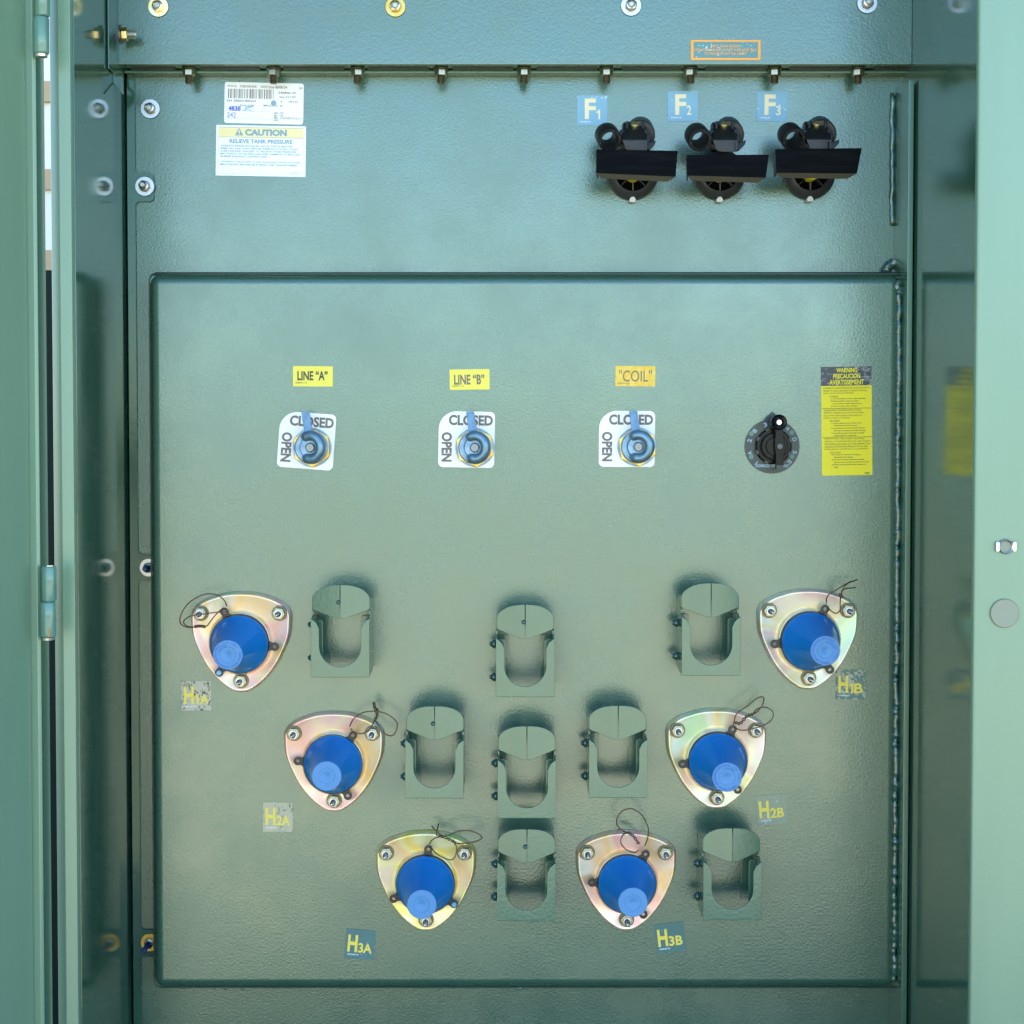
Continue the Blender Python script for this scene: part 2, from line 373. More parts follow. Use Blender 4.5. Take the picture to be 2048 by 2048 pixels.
# unseen tree mass added behind the viewer to darken and green the paint's reflections
bm = new(); random.seed(2)
top = [bm.verts.new((x * 1.5, -30 - 1.5 * noise.noise(Vector((x * .31, 0, 0))), 1.9 + 0.9 * noise.noise(Vector((x * 0.23, 5, 1))) + 0.5 * noise.noise(Vector((x * 1.1, 2, 1))))) for x in range(-50, 51)]
low = [bm.verts.new((v.co.x, v.co.y + 0.4, 0)) for v in top]; bk_ = [bm.verts.new((v.co.x, v.co.y - 4, 0)) for v in top]
for i in range(100):
    bm.faces.new((low[i], low[i + 1], top[i + 1], top[i])); bm.faces.new((top[i], top[i + 1], bk_[i + 1], bk_[i]))
hm = mat('reflection_leafage', (0.05, 0.10, 0.035), 0.8); dusty(hm, (0.03, 0.07, 0.02), (0.09, 0.15, 0.05), 1.2); bumpy(hm, 3, 1.0, 0.4)
tag(obj('unseen_reflection_trees', bm, hm), kind='stuff')

# ------------------------------------------------------------------ the tank
ZB, ZT = 0.12, Z(-260, 0)
TKL, TKR = X(262.5), X(1806)
tank = thing('transformer_tank', 'dark green transformer tank with raised front plate carrying all the fittings', 'tank', (0, 0, 0))
bm = new(); a_box(bm, TKL, TKR, ZB, ZT, -1.1, 0); obj('tank_wall', bm, tank_paint, tank, bevel=0.002)
PD = 0.05                                         # front plate stands 5 cm proud
px0, px1 = P(301, 1260, PD).x, X(1801, PD)
pz0, pz1 = Z(1979, PD), Z(547, PD)
bm = new(); a_box(bm, px0, px1, pz0, pz1, 0.0005, PD)
front_plate = obj('front_plate', bm, tank_paint, tank, bevel=0.015, seg=8)
random.seed(4)
def bead(name, x0, z0, x1, z1, d, r, n=60, lump=0.35):
    pts, rad = [], []
    for i in range(n + 1):
        t = i / n
        k = noise.noise(Vector((t * n * 0.33, d * 50, 1.7))); k2 = noise.noise(Vector((t * n * 0.8, 9.1, 3)))
        pts.append(V(x0 + (x1 - x0) * t + k * r * 0.45, z0 + (z1 - z0) * t, d)); rad.append(r * (1 + lump * k2 + 0.25 * k) * (0.55 if i in (0, n) else 1))
    bm = new(); a_tube(bm, pts, rad, 10); return obj(name, bm, weld_mat, tank, angle=80)
edge_line_dark = mat('edge_line_dark', (0.010, 0.036, 0.026), 0.3)
weld_mat = mat('weld_paint', (0.03, 0.085, 0.065), 0.12, coat=1.0); bumpy(weld_mat, 130, 0.4, 0.001)
bead('weld_bead', X(1796, PD), pz1 - 0.012, X(1796, PD), pz0 + 0.01, PD - 0.0020, 0.0042, 300, 0.8)
bead('weld_bead', X(1778, 0), Z(186, 0), X(1779, 0), Z(452, 0), 0.001, 0.0042, 36)
bead('weld_bead', X(1760, 0), Z(546, 0), X(1786, 0), Z(520, 0), 0.004, 0.0075, 14, 0.5)
bead('weld_bead', X(1791, PD), Z(560, PD), X(1796, PD), Z(590, PD), PD - 0.002, 0.0065, 14, 0.5)

e_ = PD - 0.012
bm = new(); qx0, qz0, qz1 = px0 - 0.0008, pz0 - 0.0010, pz1 + 0.0006
a_tube(bm, [V(px1, qz1, e_), V(px0 + 0.008, qz1, e_), V(px0 + 0.002, qz1 - 0.002, e_), V(qx0, qz1 - 0.008, e_), V(qx0, qz0 + 0.008, e_), V(px0 + 0.002, qz0 + 0.002, e_), V(px0 + 0.008, qz0, e_), V(px1, qz0, e_)], [0.0026, 0.0024, 0.0014, 0.0010, 0.0010, 0.0012, 0.0014, 0.0014], 10)
obj('plate_edge_line', bm, edge_line_dark, tank, angle=70)  # dark tube added along the plate edge to draw its dark outline
random.seed(21)
for px in (430, 452, 486, 878, 1002, 1036, 1041, 1052, 1322):      # hardened paint drips along the lower edge
    p = P(px, 1977, PD - 0.012); rr = random.uniform(0.0012, 0.003); bm = new()
    bmesh.ops.create_icosphere(bm, subdivisions=2, radius=rr, matrix=Matrix.Translation((p.x, p.y, pz0 - 0.0028)) @ Matrix.Diagonal((1.2, 0.8, 0.9, 1))); obj('paint_drip', bm, weld_mat, tank, angle=90)
# ------------------------------------------------------------------ the cabinet round it
cab = thing('transformer_cabinet', 'green sheet metal cabinet surrounding the tank face, with side walls, hood and frame', 'cabinet')
WD_R, WD_L = 0.358, 0.262
xr, xl = X(1825.5, 0.075), X(256, 0)
bm = new(); a_box(bm, xr, xr + 0.003, ZB, ZT, -1.1, WD_R - 0.004); obj('right_wall', bm, wall_paint, cab)
bm = new(); a_box(bm, xl - 0.003, xl, ZB, ZT, -1.1, WD_L - 0.004); obj('left_wall', bm, wall_paint, cab)
bm = new(); a_box(bm, xl - 0.01, xr + 0.25, ZB, ZT, -1.13, -1.105); obj('back_panel', bm, frame_paint, cab)
# right frame face with its bright rolled inner edge
xe = X(1956, WD_R)
bm = new()
a_prism(bm, [(0, 0)] * 0 or rrect(xe - 0.0045, xe + 0.24, ZB, ZT, 0), WD_R - 0.012, WD_R)
obj('right_frame', bm, frame_paint, cab, bevel=0.0045, seg=4)
bm = new(); a_box(bm, xe + 0.232, xe + 0.238, ZB, ZT, -1.0, WD_R - 0.013); obj('outer_side', bm, frame_paint, cab)
# left post: inner lip, front facet, angled outer facet
zz0, zz1 = ZB, ZT
def post(name, pts, m_, bev=0.0015):
    """pts [(x,d)] outline in plan, extruded up"""
    bm = new(); a_loft(bm, [[Vector((x, -d, zz0)) for x, d in pts], [Vector((x, -d, zz1)) for x, d in pts]])
    return obj(name, bm, m_, cab, bevel=bev, seg=3)
lp = lambda px, d: (X(px, d), d)
post('left_post', [lp(154, WD_L - 0.006), lp(148, WD_L + 0.004), lp(124, WD_L + 0.004), lp(108, WD_L - 0.006), lp(108, WD_L - 0.009), lp(126, WD_L), lp(146, WD_L), lp(150, WD_L - 0.008)], frame_paint, 0.0008)
post('left_post_return', [lp(108.5, WD_L - 0.0065), lp(112, WD_L - 0.0065), (X(112, WD_L), 0.12), (X(108.5, WD_L), 0.12)], frame_paint, 0)
# thin mounting flange lying on the tank, with rounded tabs round the left fasteners
def left_flange():
    d = 0.0; x0 = X(261.5); xa = X(276.5); pts = []
    ys = [(145, 187)]
    tabs = [(346, 404, 313), (1108, 1162, 340), (1858, 1912, 340)]
    r = 0.006
    edge = [(X(264), Z(148)), (xa - 0.004, Z(148)), (xa, Z(154))]
    for y0, y1, xt in tabs:
        z0, z1, xt = Z(y0), Z(y1), X(xt)
        for k in range(5):
            a = math.radians(90 * k / 4); edge.append((xa + r - r * math.cos(a), z0 + r - r * math.sin(a)))
        for k in range(5):
            a = math.radians(90 - 90 * k / 4); edge.append((xt - r + r * math.cos(a), z0 - r + r * math.sin(a)))
        for k in range(5):
            a = math.radians(-90 * k / 4); edge.append((xt - r + r * math.cos(a), z1 + r + r * math.sin(a)))
        for k in range(5):
            a = math.radians(90 + 90 * k / 4); edge.append((xa + r + r * math.cos(a), z1 - r + r * math.sin(a)))
    edge += [(xa, ZB), (x0, ZB), (x0, Z(160))]
    bm = new(); a_prism(bm, edge, 0.0030, 0.0052)
    return obj('mounting_flange', bm, wall_paint, cab, angle=30)
left_flange()
# right angle bar: chamfered web standing off the tank and its narrow front flange
wx0, wx1 = X(1782, 0), X(1806, 0.075)
wx = (wx0 + wx1) / 2
bm = new()
prof = [(0.0005, Z(176, 0)), (0.075, Z(160, 0.075)), (0.075, ZB), (0.0005, ZB)]
a_loft(bm, [[Vector((wx0 + 0.001, -d, z)) for d, z in prof], [Vector((wx0 + 0.004, -d, z)) for d, z in prof]])
obj('angle_web', bm, stand_paint, cab, bevel=0.0006)
bm = new(); a_box(bm, wx0 + 0.0008, X(1821.5, 0.075), ZB, Z(160, 0.075), 0.0755, 0.0615)
obj('angle_flange', bm, stand_paint, cab, bevel=0.001)
# hood panel, its lower lip and the roof overhead
HD = 0.052
hx0, hx1 = X(232, HD), X(1817, HD)
hz = Z(129, HD)
bm = new(); a_box(bm, hx0, hx1, hz, ZT, HD - 0.003, HD); obj('hood_panel', bm, tank_paint, cab, bevel=0.0012)
bm = new(); a_box(bm, hx0, hx1, hz + 0.0005, hz + 0.0035, 0.002, HD - 0.0035); obj('hood_lip', bm, stand_paint, cab)
bm = new(); a_box(bm, X(262), X(1803), hz - 0.0045, hz - 0.001, 0.0008, 0.022); obj('tank_lip', bm, stand_paint, cab, bevel=0.0005)
for a in range(-1, 9):                            # dark gaskets showing as slots between the studs
    x = X(378 + 167.3 * a + 26, 0.03); bm = new(); a_box(bm, max(x, hx0 + 0.02), x + 0.083, hz - 0.0012, hz + 0.0004, 0.023, 0.034)
    obj('gasket_strip', bm, dark_rubber, cab)
zr = Z(-150, 0.1)
bm = new(); a_box(bm, xl - 0.05, xe + 0.238, ZT, ZT + 0.03, -1.1, WD_R + 0.02); obj('hood_roof', bm, frame_paint, cab, bevel=0.004)
# left bracket hanging from the hood
bm = new()
bx = X(236, HD)
a_prism(bm, [(X(231, 0.07), Z(-200, 0.07)), (X(231, 0.07), Z(166, 0.07)), (X(233, 0.07), Z(166, 0.07)), (X(250, 0.07), Z(187, 0.07)), (X(251, 0.07), Z(184, 0.07)), (X(251, .07), Z(152, .07)), (X(236, 0.07), Z(152, 0.07)), (X(236, .07), Z(-200, .07))], 0.062, 0.070)
obj('hood_bracket', bm, wall_paint, cab, bevel=0.0008)
bm = new(); a_box(bm, X(226, 0.09), X(229, 0.09), Z(140, 0.09), ZT - 0.002, 0.02, 0.10); obj('bracket_web', bm, wall_paint, cab, bevel=0.0006)
bm = new(); a_box(bm, X(241, HD), X(244.5, HD), Z(120, HD), ZT - 0.002, HD + 0.0005, HD + 0.003); obj('bracket_seam', bm, wall_paint, cab)
# clip nut and round plug on the right frame
c = thing('clip_nut', 'bright zinc clip nut set in the right frame face', 'nut', P(2010.5, 1093, WD_R))
s = S(WD_R)
bm = new(); a_lathe(bm, [(10.5 * s, 0.0012), (14.5 * s, 0.0012), (15 * s, 0.0035), (13 * s, 0.005), (11 * s, 0.004)], 32, closed=True); obj('ring', bm, zinc, c)
for sg in (-1, 1):
    bm = new(); a_prism(bm, rrect(*(sorted((sg * 13 * s, sg * 20.5 * s))), -10 * s, 10 * s, 3 * s), 0.0012, 0.0042); obj('wing', bm, zinc, c, bevel=0.0006)
bm = new(); a_lathe(bm, [(0.0001, 0.001), (10.8 * s, 0.001), (10.8 * s, 0.002), (0.0001, 0.0016)], 32); obj('bolt_core', bm, plug_mat, c)
pl = thing('round_plug', 'flat round beige green plug below the clip nut', 'plug', P(2008.5, 1226.5, WD_R))
bm = new(); a_lathe(bm, [(0.0001, 0.001), (28.5 * s, 0.001), (28.5 * s, 0.0018), (27.5 * s, 0.0026), (0.0001, 0.0026)], 48); obj('disc', bm, plug_mat, pl)
bm = new(); a_lathe(bm, [(28.6 * s, 0.0004), (29.6 * s, 0.0004), (29.6 * s, 0.0011), (28.6 * s, 0.0011)], 48, closed=True); obj('rim', bm, wall_paint, pl)

# ------------------------------------------------------------------ the open door on the left
door = thing('cabinet_door', 'light green cabinet door swung open along the left edge', 'door')
DD = 0.30
dp = lambda px, d: Vector((X(px, d), -d, 0))
def door_part(name, pts, m_, bev=0.0012):
    z0, z1 = ZB, ZT
    bm = new(); a_loft(bm, [[Vector((X(px, d), -d, z0)) for px, d in pts], [Vector((X(px, d), -d, z1)) for px, d in pts]])
    return obj(name, bm, m_, door, bevel=bev, seg=3)
door_part('door_skin', [(-700, 0.74), (57.5, 0.3015), (57.5, 0.2985), (-706, 0.74)], frame_paint)
door_part('door_edge', [(54, 0.298), (73, 0.3015), (80, 0.2985), (80, 0.2945), (73, 0.2975), (54, 0.2945)], frame_paint, 0.0008)
xdr = X(80.5, 0.294)
bm = new(); a_box(bm, xdr - 0.003, xdr, ZB, ZT, 0.262, 0.2940); obj('door_return', bm, wall_paint, door)
def knuckle(px, y0, y1, r, d=0.306):
    p0, p1 = P(px, y0, d), P(px, y1, d)
    bm = new(); h = p0.z - p1.z
    a_tube(bm, [Vector((p0.x, -d, p0.z - t)) for t in (0, 0.001, 0.002, h - 0.002, h - 0.001, h)], [r * .86, r * .95, r, r, r * .95, r * .86], 24)
    return obj('hinge_knuckle', bm, hinge_mat, None)
hinge_mat = mat('hinge_mat', G0, 0.22, coat=0.4)
dusty(hinge_mat, (0.085, 0.2, 0.155), (0.11, 0.25, 0.19), 30)
rust = mat('rust', (0.45, 0.17, 0.03), 0.7); bumpy(rust, 300, 0.5, 0.001)
bare = mat('bare_steel', (0.62, 0.62, 0.6), 0.3, 0.9)
for lab, px, a, bq, cq in (('door hinge at the top left corner of the picture', 84, -80, 34, 108), ('door hinge with a rusty lower end beside the left post', 98, 1132, 1203, 1274)):
    hg = thing('door_hinge', lab, 'hinge', P(px, bq, 0.306), group='hinges of the open door')
    for (y0, y1, rr, off) in ((a, bq - 0.5, 0.0088, 0), (bq + 0.5, cq, 0.0092, -1.5)):
        k = knuckle(px + off, y0, y1, rr); k.parent = hg; k.matrix_parent_inverse = Matrix.Translation(-hg.location)
    pe = P(px - 1.5, cq, 0.306)
    bm = new(); a_tube(bm, [Vector((0, 0, -0.0006)), Vector((0, 0, -0.0035))], [0.0076, 0.0070], 20)
    obj('pin_end', bm, bare, hg, loc=pe - hg.location)
    if a > 0:
        bm = new(); pts = [(math.radians(t)) for t in range(-75, -15, 10)]
        vs0 = []
        top = [0.006, 0.012, 0.030, 0.034, 0.012, 0.006]
        for t, h in zip(pts, top):
            vs0.append((bm.verts.new((0.00935 * math.cos(t), 0.00935 * math.sin(t), 0.0015)), bm.verts.new((0.00935 * math.cos(t), 0.00935 * math.sin(t), h))))
        for A, B in zip(vs0, vs0[1:]): bm.faces.new((A[0], B[0], B[1], A[1]))
        obj('rust_stain', bm, rust, hg, loc=pe - hg.location)

# ------------------------------------------------------------------ fasteners
def washer_nut(name, label, px, py, d, r_px, wm, stud=0.012, group=None, fr=-1, rotn=10, cover=None, studr=None):
    s = S(d); o = thing(name, label, 'washer', P(px, py, d), group=group); r = r_px * s
    bm = new(); a_lathe(bm, [(r * 0.4, 0.0004), (r * 0.97, 0.0004), (r, 0.0012), (r * 0.96, 0.0022), (r * 0.4, 0.0022)], 40, closed=True); obj('washer', bm, wm, o)
    hr = r * 0.60; a0 = math.radians(rotn)
    bm = new(); a_prism(bm, hexa(hr, a0), 0.0023, 0.009); h = obj('hex_nut', bm, dull_zinc if wm is zinc else wm, o, bevel=0.0013)
    bm = new(); a_lathe(bm, [(hr * 0.50, 0.0091), (hr * 0.72, 0.0091), (hr * 0.78, 0.0100), (hr * 0.60, 0.0108), (hr * 0.5, 0.010)], 24, closed=True); obj('nut_collar', bm, zinc, o)
    bm = new(); sr = hr * 0.46
    n = max(4, int(stud / 0.0012)); prof = [(0.0001, 0.004)]
    for k in range(n): prof += [(sr, 0.006 + stud * k / n), (sr * 0.88, 0.006 + stud * (k + 0.5) / n)]
    prof += [(sr * 0.7, 0.006 + stud), (0.0001, 0.006 + stud)]
    a_lathe(bm, prof, 20); obj('stud', bm, cover or zinc_grey, o)
    return o
zinc_grey = mat('zinc_grey', (0.42, 0.47, 0.42), 0.4, 0.85)
blue_sleeve = mat('blue_sleeve', (0.01, 0.03, 0.09), 0.2)
for lab, px, py, wm in (('gold washer and nut at the left end of the hood row', 317, 14, yellow_zinc), ('gold washer and nut second along the hood row, above the blank panel', 791, 14, brass),
                        ('silver washer and nut on the hood above the first fuse decal', 1262, 12, zinc), ('silver washer and nut at the right end of the hood row', 1734, 7, zinc)):
    washer_nut('hood_fastener', lab, px, py, HD, 20.5, wm, 0.0045, 'washers and nuts along the hood panel', rotn=random.uniform(0, 60))
washer_nut('wall_fastener', 'round silver washer and nut left of the white barcode label', 301, 218, 0.0004, 19.5, zinc, 0.0045, 'washers and nuts down the left side of the tank', rotn=20)
washer_nut('wall_fastener', 'silver washer and nut on the square flange tab left of the caution label', 290, 373, 0.0054, 19.5, zinc, 0.012, 'washers and nuts down the left side of the tank', rotn=50)
washer_nut('wall_fastener', 'half hidden silver washer with dark stud at mid height beside the left plate edge', 298, 1135, 0.0054, 18.5, zinc, 0.02, 'washers and nuts down the left side of the tank', rotn=5, cover=blue_sleeve)
washer_nut('wall_fastener', 'half hidden gold washer with dark blue stud near the lower left corner of the plate', 300, 1884, 0.0054, 18.5, brass, 0.036, 'washers and nuts down the left side of the tank', rotn=35, cover=blue_sleeve)

def hanging_bolt(loc, label, group):
    o = thing('hanging_bolt', label, 'bolt', loc, group=group)
    def ring(bm, prof, seg, a0=0.0):      # lathe about z, going down
        a_loft(bm, [[Vector((r * math.cos(a0 + 2 * math.pi * i / seg), r * math.sin(a0 + 2 * math.pi * i / seg), -z)) for i in range(seg)] for r, z in prof])
    bm = new(); ring(bm, [(0.0092, 0.0), (0.0096, 0.0006), (0.0096, 0.0016), (0.0090, 0.002)], 28); obj('washer', bm, bronze_and_outline, o)
    bm = new(); ring(bm, [(0.0078, 0.0021), (0.0088, 0.003), (0.0088, 0.0095), (0.0078, 0.0108)], 6, random.uniform(0, 1)); obj('hex_nut', bm, zinc_warm, o, bevel=0.0005)
    bm = new(); prof = [(0.0048, 0.0105)]
    for k in range(5): prof += [(0.0056, 0.0112 + k * 0.0019), (0.0047, 0.0121 + k * 0.0019)]
    prof += [(0.004, 0.021)]
    ring(bm, prof, 20); obj('threaded_end', bm, bronze_and_outline, o)
    return o
bronze_and_outline = mat('bronze_and_outline', (0.17, 0.15, 0.09), 0.38, 0.85); bumpy(bronze_and_outline, 500, 0.3, 0.0006)
zinc_warm = mat('zinc_warm', (0.34, 0.35, 0.27), 0.4, 0.95)
bl = ['far left bolt, right below the gold washer', 'bolt directly above the barcode label', 'third bolt from the left under the hood lip', 'fourth bolt from the left under the hood lip', 'middle one of the nine bolts under the hood lip',
      'bolt left above the first fuse decal', 'bolt above the second fuse decal', 'bolt above the third fuse decal', 'bolt at the far right end under the hood lip']
for px, l in zip((378, 547, 715, 882, 1048, 1213, 1381, 1549, 1716), bl):
    p = P(px, 138, 0.030); p.z = hz - 0.0001
    hanging_bolt(p, 'short hanging ' + l if not l.startswith(('far', 'third', 'fourth', 'middle')) else l + ', nut and threads down', 'bolts hanging under the hood lip')
# sideways bolt through the left bracket
sb = thing('bracket_bolt', 'bolt pointing right from the bracket in the top left corner', 'bolt', P(240, 69, 0.075))
sb.rotation_euler = (0, math.radians(90), 0)
def zl(bm, prof, seg, a0=0.0): a_loft(bm, [[Vector((r * math.cos(a0 + 2 * math.pi * i / seg), r * math.sin(a0 + 2 * math.pi * i / seg), z)) for i in range(seg)] for r, z in prof])
bm = new(); zl(bm, [(0.0125, 0.0), (0.0125, 0.002), (0.011, 0.0024)], 28); obj('washer', bm, bronze_and_outline, sb)
bm = new(); zl(bm, [(0.0085, 0.0025), (0.0095, 0.0035), (0.0095, 0.0095), (0.0085, 0.0105)], 6, 0.3); obj('hex_nut', bm, yellow_zinc, sb, bevel=0.0005)
bm = new(); prof = [(0.005, 0.0105)]
for k in range(6): prof += [(0.0062, 0.011 + k * 0.0018), (0.0052, 0.0119 + k * 0.0018)]
zl(bm, prof + [(0.004, 0.0225)], 20); obj('threaded_end', bm, zinc_grey, sb)
# small drip of paint on the lip
p = P(1657, 148, 0.012); bm = new(); a_lathe(bm, [(0.0001, 0), (0.0030, 0.0006), (0.0036, 0.003), (0.002, 0.006), (0.0001, 0.0068)], 16)
tag(obj('paint_blob', bm, weld_mat, None, loc=P(1657, 149, 0.0)), 'small green paint blob under the lip between the two right bolts', 'paint drip')

# ------------------------------------------------------------------ decals
T = 0.0004
def decal(name, label, px, py, w, h, d, m_, rot=0, r=0.0, cat='label', group=None, outline=None):
    s = S(d); o = thing(name, label, cat, P(px, py, d + 0.0003), rot, group)
    bm = new(); a_prism(bm, outline or rrect(-w / 2 * s, w / 2 * s, -h / 2 * s, h / 2 * s, r * s), 0, T); obj('backing', bm, m_, o, angle=20)
    return o, s
TD = T + 0.0002
# barcode label
o, s = decal('barcode_label', 'white barcode label with handwriting, stuck above the caution label', 528, 206.7, 157, 81, 0, white_vinyl, 1.3, 5)
bm = new(); K = 8.05
def cb(x0, y0, x1, y1): return tuple(((v - c0) / K - q) for v, c0, q in ((x0, 395, 79.5), (y0, 280, 41.5), (x1, 395, 79.5), (y1, 280, 41.5)))
for t, b in (('W/O #', (450, 335, 590, 368)), ('728358.005', (645, 335, 912, 370)), ('W/O Due 08/06/24', (975, 335, 1400, 375)), ('3P', (1590, 350, 1645, 382)), ('240806-3P', (1260, 425, 1545, 458)),
             ('Seq 317.00', (1280, 492, 1540, 530)), ('S/N  ER82413845630', (440, 565, 910, 600)), ('1', (1300, 568, 1318, 595)), ('WH 02', (1425, 568, 1575, 600)), ('KVA 1500', (655, 640, 875, 672)), ('MAULDIN,  SC', (1030, 634, 1345, 668)),
             ('DEL: STD', (1200, 752, 1358, 782)), ('BIL:  150', (1200, 790, 1345, 820)), ('PRI:  12.47GRDY/7.2 X 2', (1200, 828, 1640, 862)), ('SEC:', (1200, 868, 1290, 895))):
    text(bm, t, cb(*b), TD, s, 0.012)
random.seed(11); x = 460
while x < 1190:
    wd = random.choice((6, 6, 10, 16)); bar(bm, *cb(x, 395, x + wd, 545), s, TD); x += wd + random.choice((8, 8, 12, 20))
for x0, y0, x1 in ((440, 740, 640), (690, 740, 900), (940, 745, 1140), (440, 865, 640), (690, 865, 900), (940, 865, 1150)): bar(bm, *cb(x0, y0, x1, y0 + 3), s, TD)
flat('print', bm, ink_grey, o)
bm = new(); text(bm, '4838', cb(470, 668, 665, 745), TD + 0.0002, s, 0.03); text(bm, '242', cb(450, 770, 590, 850), TD, s, 0.0); flat('pen_number', bm, ink_pen, o)
bm = new(); pts = [(700, 735), (740, 720), (790, 690), (770, 672), (745, 690), (790, 720), (850, 745), (880, 740)]
a_tube(bm, [V(((x - 395) / K - 79.5) * s, -((y - 280) / K - 41.5) * s, T) for x, y in [(v.x, v.y) for v in catmull([(a, b, 0) for a, b in pts], 5)]], 0.0005, 5)
pts = [(860, 655), (820, 690), (780, 665), (740, 700), (760, 735)]
a_tube(bm, [V(((v.x - 395) / K - 79.5) * s, -((v.y - 280) / K - 41.5) * s, T) for v in catmull([(a, b, 0) for a, b in pts], 5)], 0.0005, 5)
obj('pen_scribble', bm, ink_cyan, o)
bm = new(); a_lathe(bm, [(0.0001, TD), (5.5 * s, TD), (4.5 * s, TD + 0.0003), (0.0001, TD + 0.0003)], 14, cx=((1190 - 395) / K - 79.5) * s, cz=-((610 - 280) / K - 41.5) * s); obj('ink_smudge', bm, ink_blue, o)
# caution label
o, s = decal('caution_label', 'white and pale yellow caution label about relieving tank pressure', 521.8, 302, 178.5, 100, 0, white_vinyl, 1.0)
def cc(x0, y0, x1, y1): return tuple(((v - c0) / K - q) for v, c0, q in ((x0, 265, 89), (y0, 980, 49.5), (x1, 265, 89), (y1, 980, 49.5)))
bm = new(); bar(bm, *cc(302, 1012, 1662, 1165), s, TD); flat('yellow_band', bm, pale_yellow, o)
bm = new()
text(bm, 'CAUTION', cc(725, 1035, 1395, 1140), TD + 0.0002, s, 0.055)
text(bm, 'RELIEVE TANK PRESSURE', cc(480, 1195, 1485, 1262), TD, s, 0.035)
for t, x1, y in (('OPERATE PRESSURE RELIEF VALVE TWICE BEFORE', 1485, 1290), ('REMOVAL AND ONCE BEFORE INSERTION OF BAY-O-NET', 1590, 1332), ('FUSE HOLDER. FAILURE TO RELIEVE TANK PRESSURE', 1548, 1374),
                 ('MAY RESULT IN OIL SPILLAGE AND DAMAGE TO MOLDED', 1615, 1416), ('RUBBER BUSHING CONNECTORS.', 1085, 1458), ('CAREFULLY READ BAY-O-NET RE-FUSING INSTRUCTIONS,', 1615, 1545), ('MN133002EN BEFORE RE-FUSING THIS TRANSFORMER', 1565, 1587)):
    text(bm, t, cc(338, y, x1, y + 28), TD, s, 0.02)
tri = [(565, 1138), (632, 1018), (700, 1138)]
vs = [bm.verts.new(V(((x - 265) / K - 89) * s, -((y - 980) / K - 49.5) * s, TD + 0.0002)) for x, y in tri]; bm.faces.new(vs)
for a in ((302, 1008, 1662, 1013), (302, 1164, 1662, 1169)): bar(bm, *cc(*a), s, TD + 0.0003)
text(bm, '118000000000', cc(1450, 1715, 1620, 1730), TD, s)
flat('lettering', bm, ink_blue, o)
bm = new(); text(bm, '!', cc(620, 1050, 646, 1128), TD + 0.0004, s, 0.03); flat('exclamation_mark', bm, pale_yellow, o)
bm = new()
for a in ((300, 1169, 304, 1745), (1660, 1169, 1664, 1750), (300, 1741, 1664, 1745)): bar(bm, *cc(*a), s, TD)
flat('border', bm, red_line, o)
# orange outlined notice
o, s = decal('orange_notice', 'small orange outlined notice on the hood about venting the tank', 1451.3, 100.5, 138, 39.5, HD, bubbled('notice_film', (0.10, 0.24, 0.25), (0.55, 0.7, 0.75), 0.55), 0.1)
bm = new()
for a in ((-69, -19.8, 69, -16.3), (-69, 15.5, 69, 19.8), (-69, -16.3, -64, 15.5), (64, -16.3, 69, 15.5)): bar(bm, *a, s, TD)
for t, x0, x1, y in (('VENT TANK BEFORE', -30, 28, -10.5), ('UNLATCHING BAY-O-NET FUSE ASSEMBLY', -62, 61, -3), ('TO PREVENT HOT OIL SPRAY', -43, 41, 4.5)): text(bm, t, (x0, y, x1, y + 5), TD, s, 0.01)
flat('border_and_lettering', bm, orange_ink, o)
# fuse decals
ff = bubbled('fuse_film', (0.16, 0.36, 0.50), (0.60, 0.78, 0.90), 0.52)
for k, (px, py, w_, bl_) in enumerate(((1184.6, 221, 0, 'F1 decal'), (1365.4, 212.4, -0.5, 'F2 decal'), (1544, 213, 1, 'F3 decal'))):
    o, s = decal('fuse_decal', 'pale blue bubbled ' + bl_ + ' above a black fuse holder', px, py, 59.5, 59.5, 0, ff, w_, group='fuse number decals')
    bm = new(); text(bm, 'F', (-15, -23.5, 7, 17), TD, s, 0.03); text(bm, '123'[k], (8, -1.5, 17 if k else 15.5, 17.5), TD, s, 0.02)
    flat('lettering', bm, ink_cream, o)
    bm = new(); text(bm, '300008-0' + '789'[k], (-24, 21, -3, 24), TD, s, 0.01); flat('small_number', bm, ink_white, o)
# LINE A / LINE B / COIL
pd = PD
for (nm, lab, px, py, rt, m_, t1, bx_, t2, im) in (
    ('line_label', 'pale yellow LINE A label above the left rotary handle', 625.9, 752.7, 0.3, yellow_vinyl, 'LINE “A”', (-31, -11, 29.5, 8), '300009-114', ink),
    ('line_label', 'pale yellow LINE B label above the middle rotary handle', 939.2, 759, -0.8, yellow_vinyl, 'LINE “B”', (-31, -10.5, 29.5, 10), '300009-115', ink_grey),
    ('coil_label', 'crinkled golden COIL label above the third rotary handle', 1270.5, 752.3, 0.5, gold_vinyl, '"COIL"', (-33, -12, 33, 11), '300009-120', ink_grey)):
    o, s = decal(nm, lab, px, py, 79.5, 40.5, pd, m_, rt)
    bm = new(); text(bm, t1, bx_, TD, s, 0.03 if m_ is yellow_vinyl else 0.0); text(bm, t2, (-35, 11 if m_ is yellow_vinyl else 13, -12, 14.5 if m_ is yellow_vinyl else 16.5), TD, s); flat('lettering', bm, im, o)
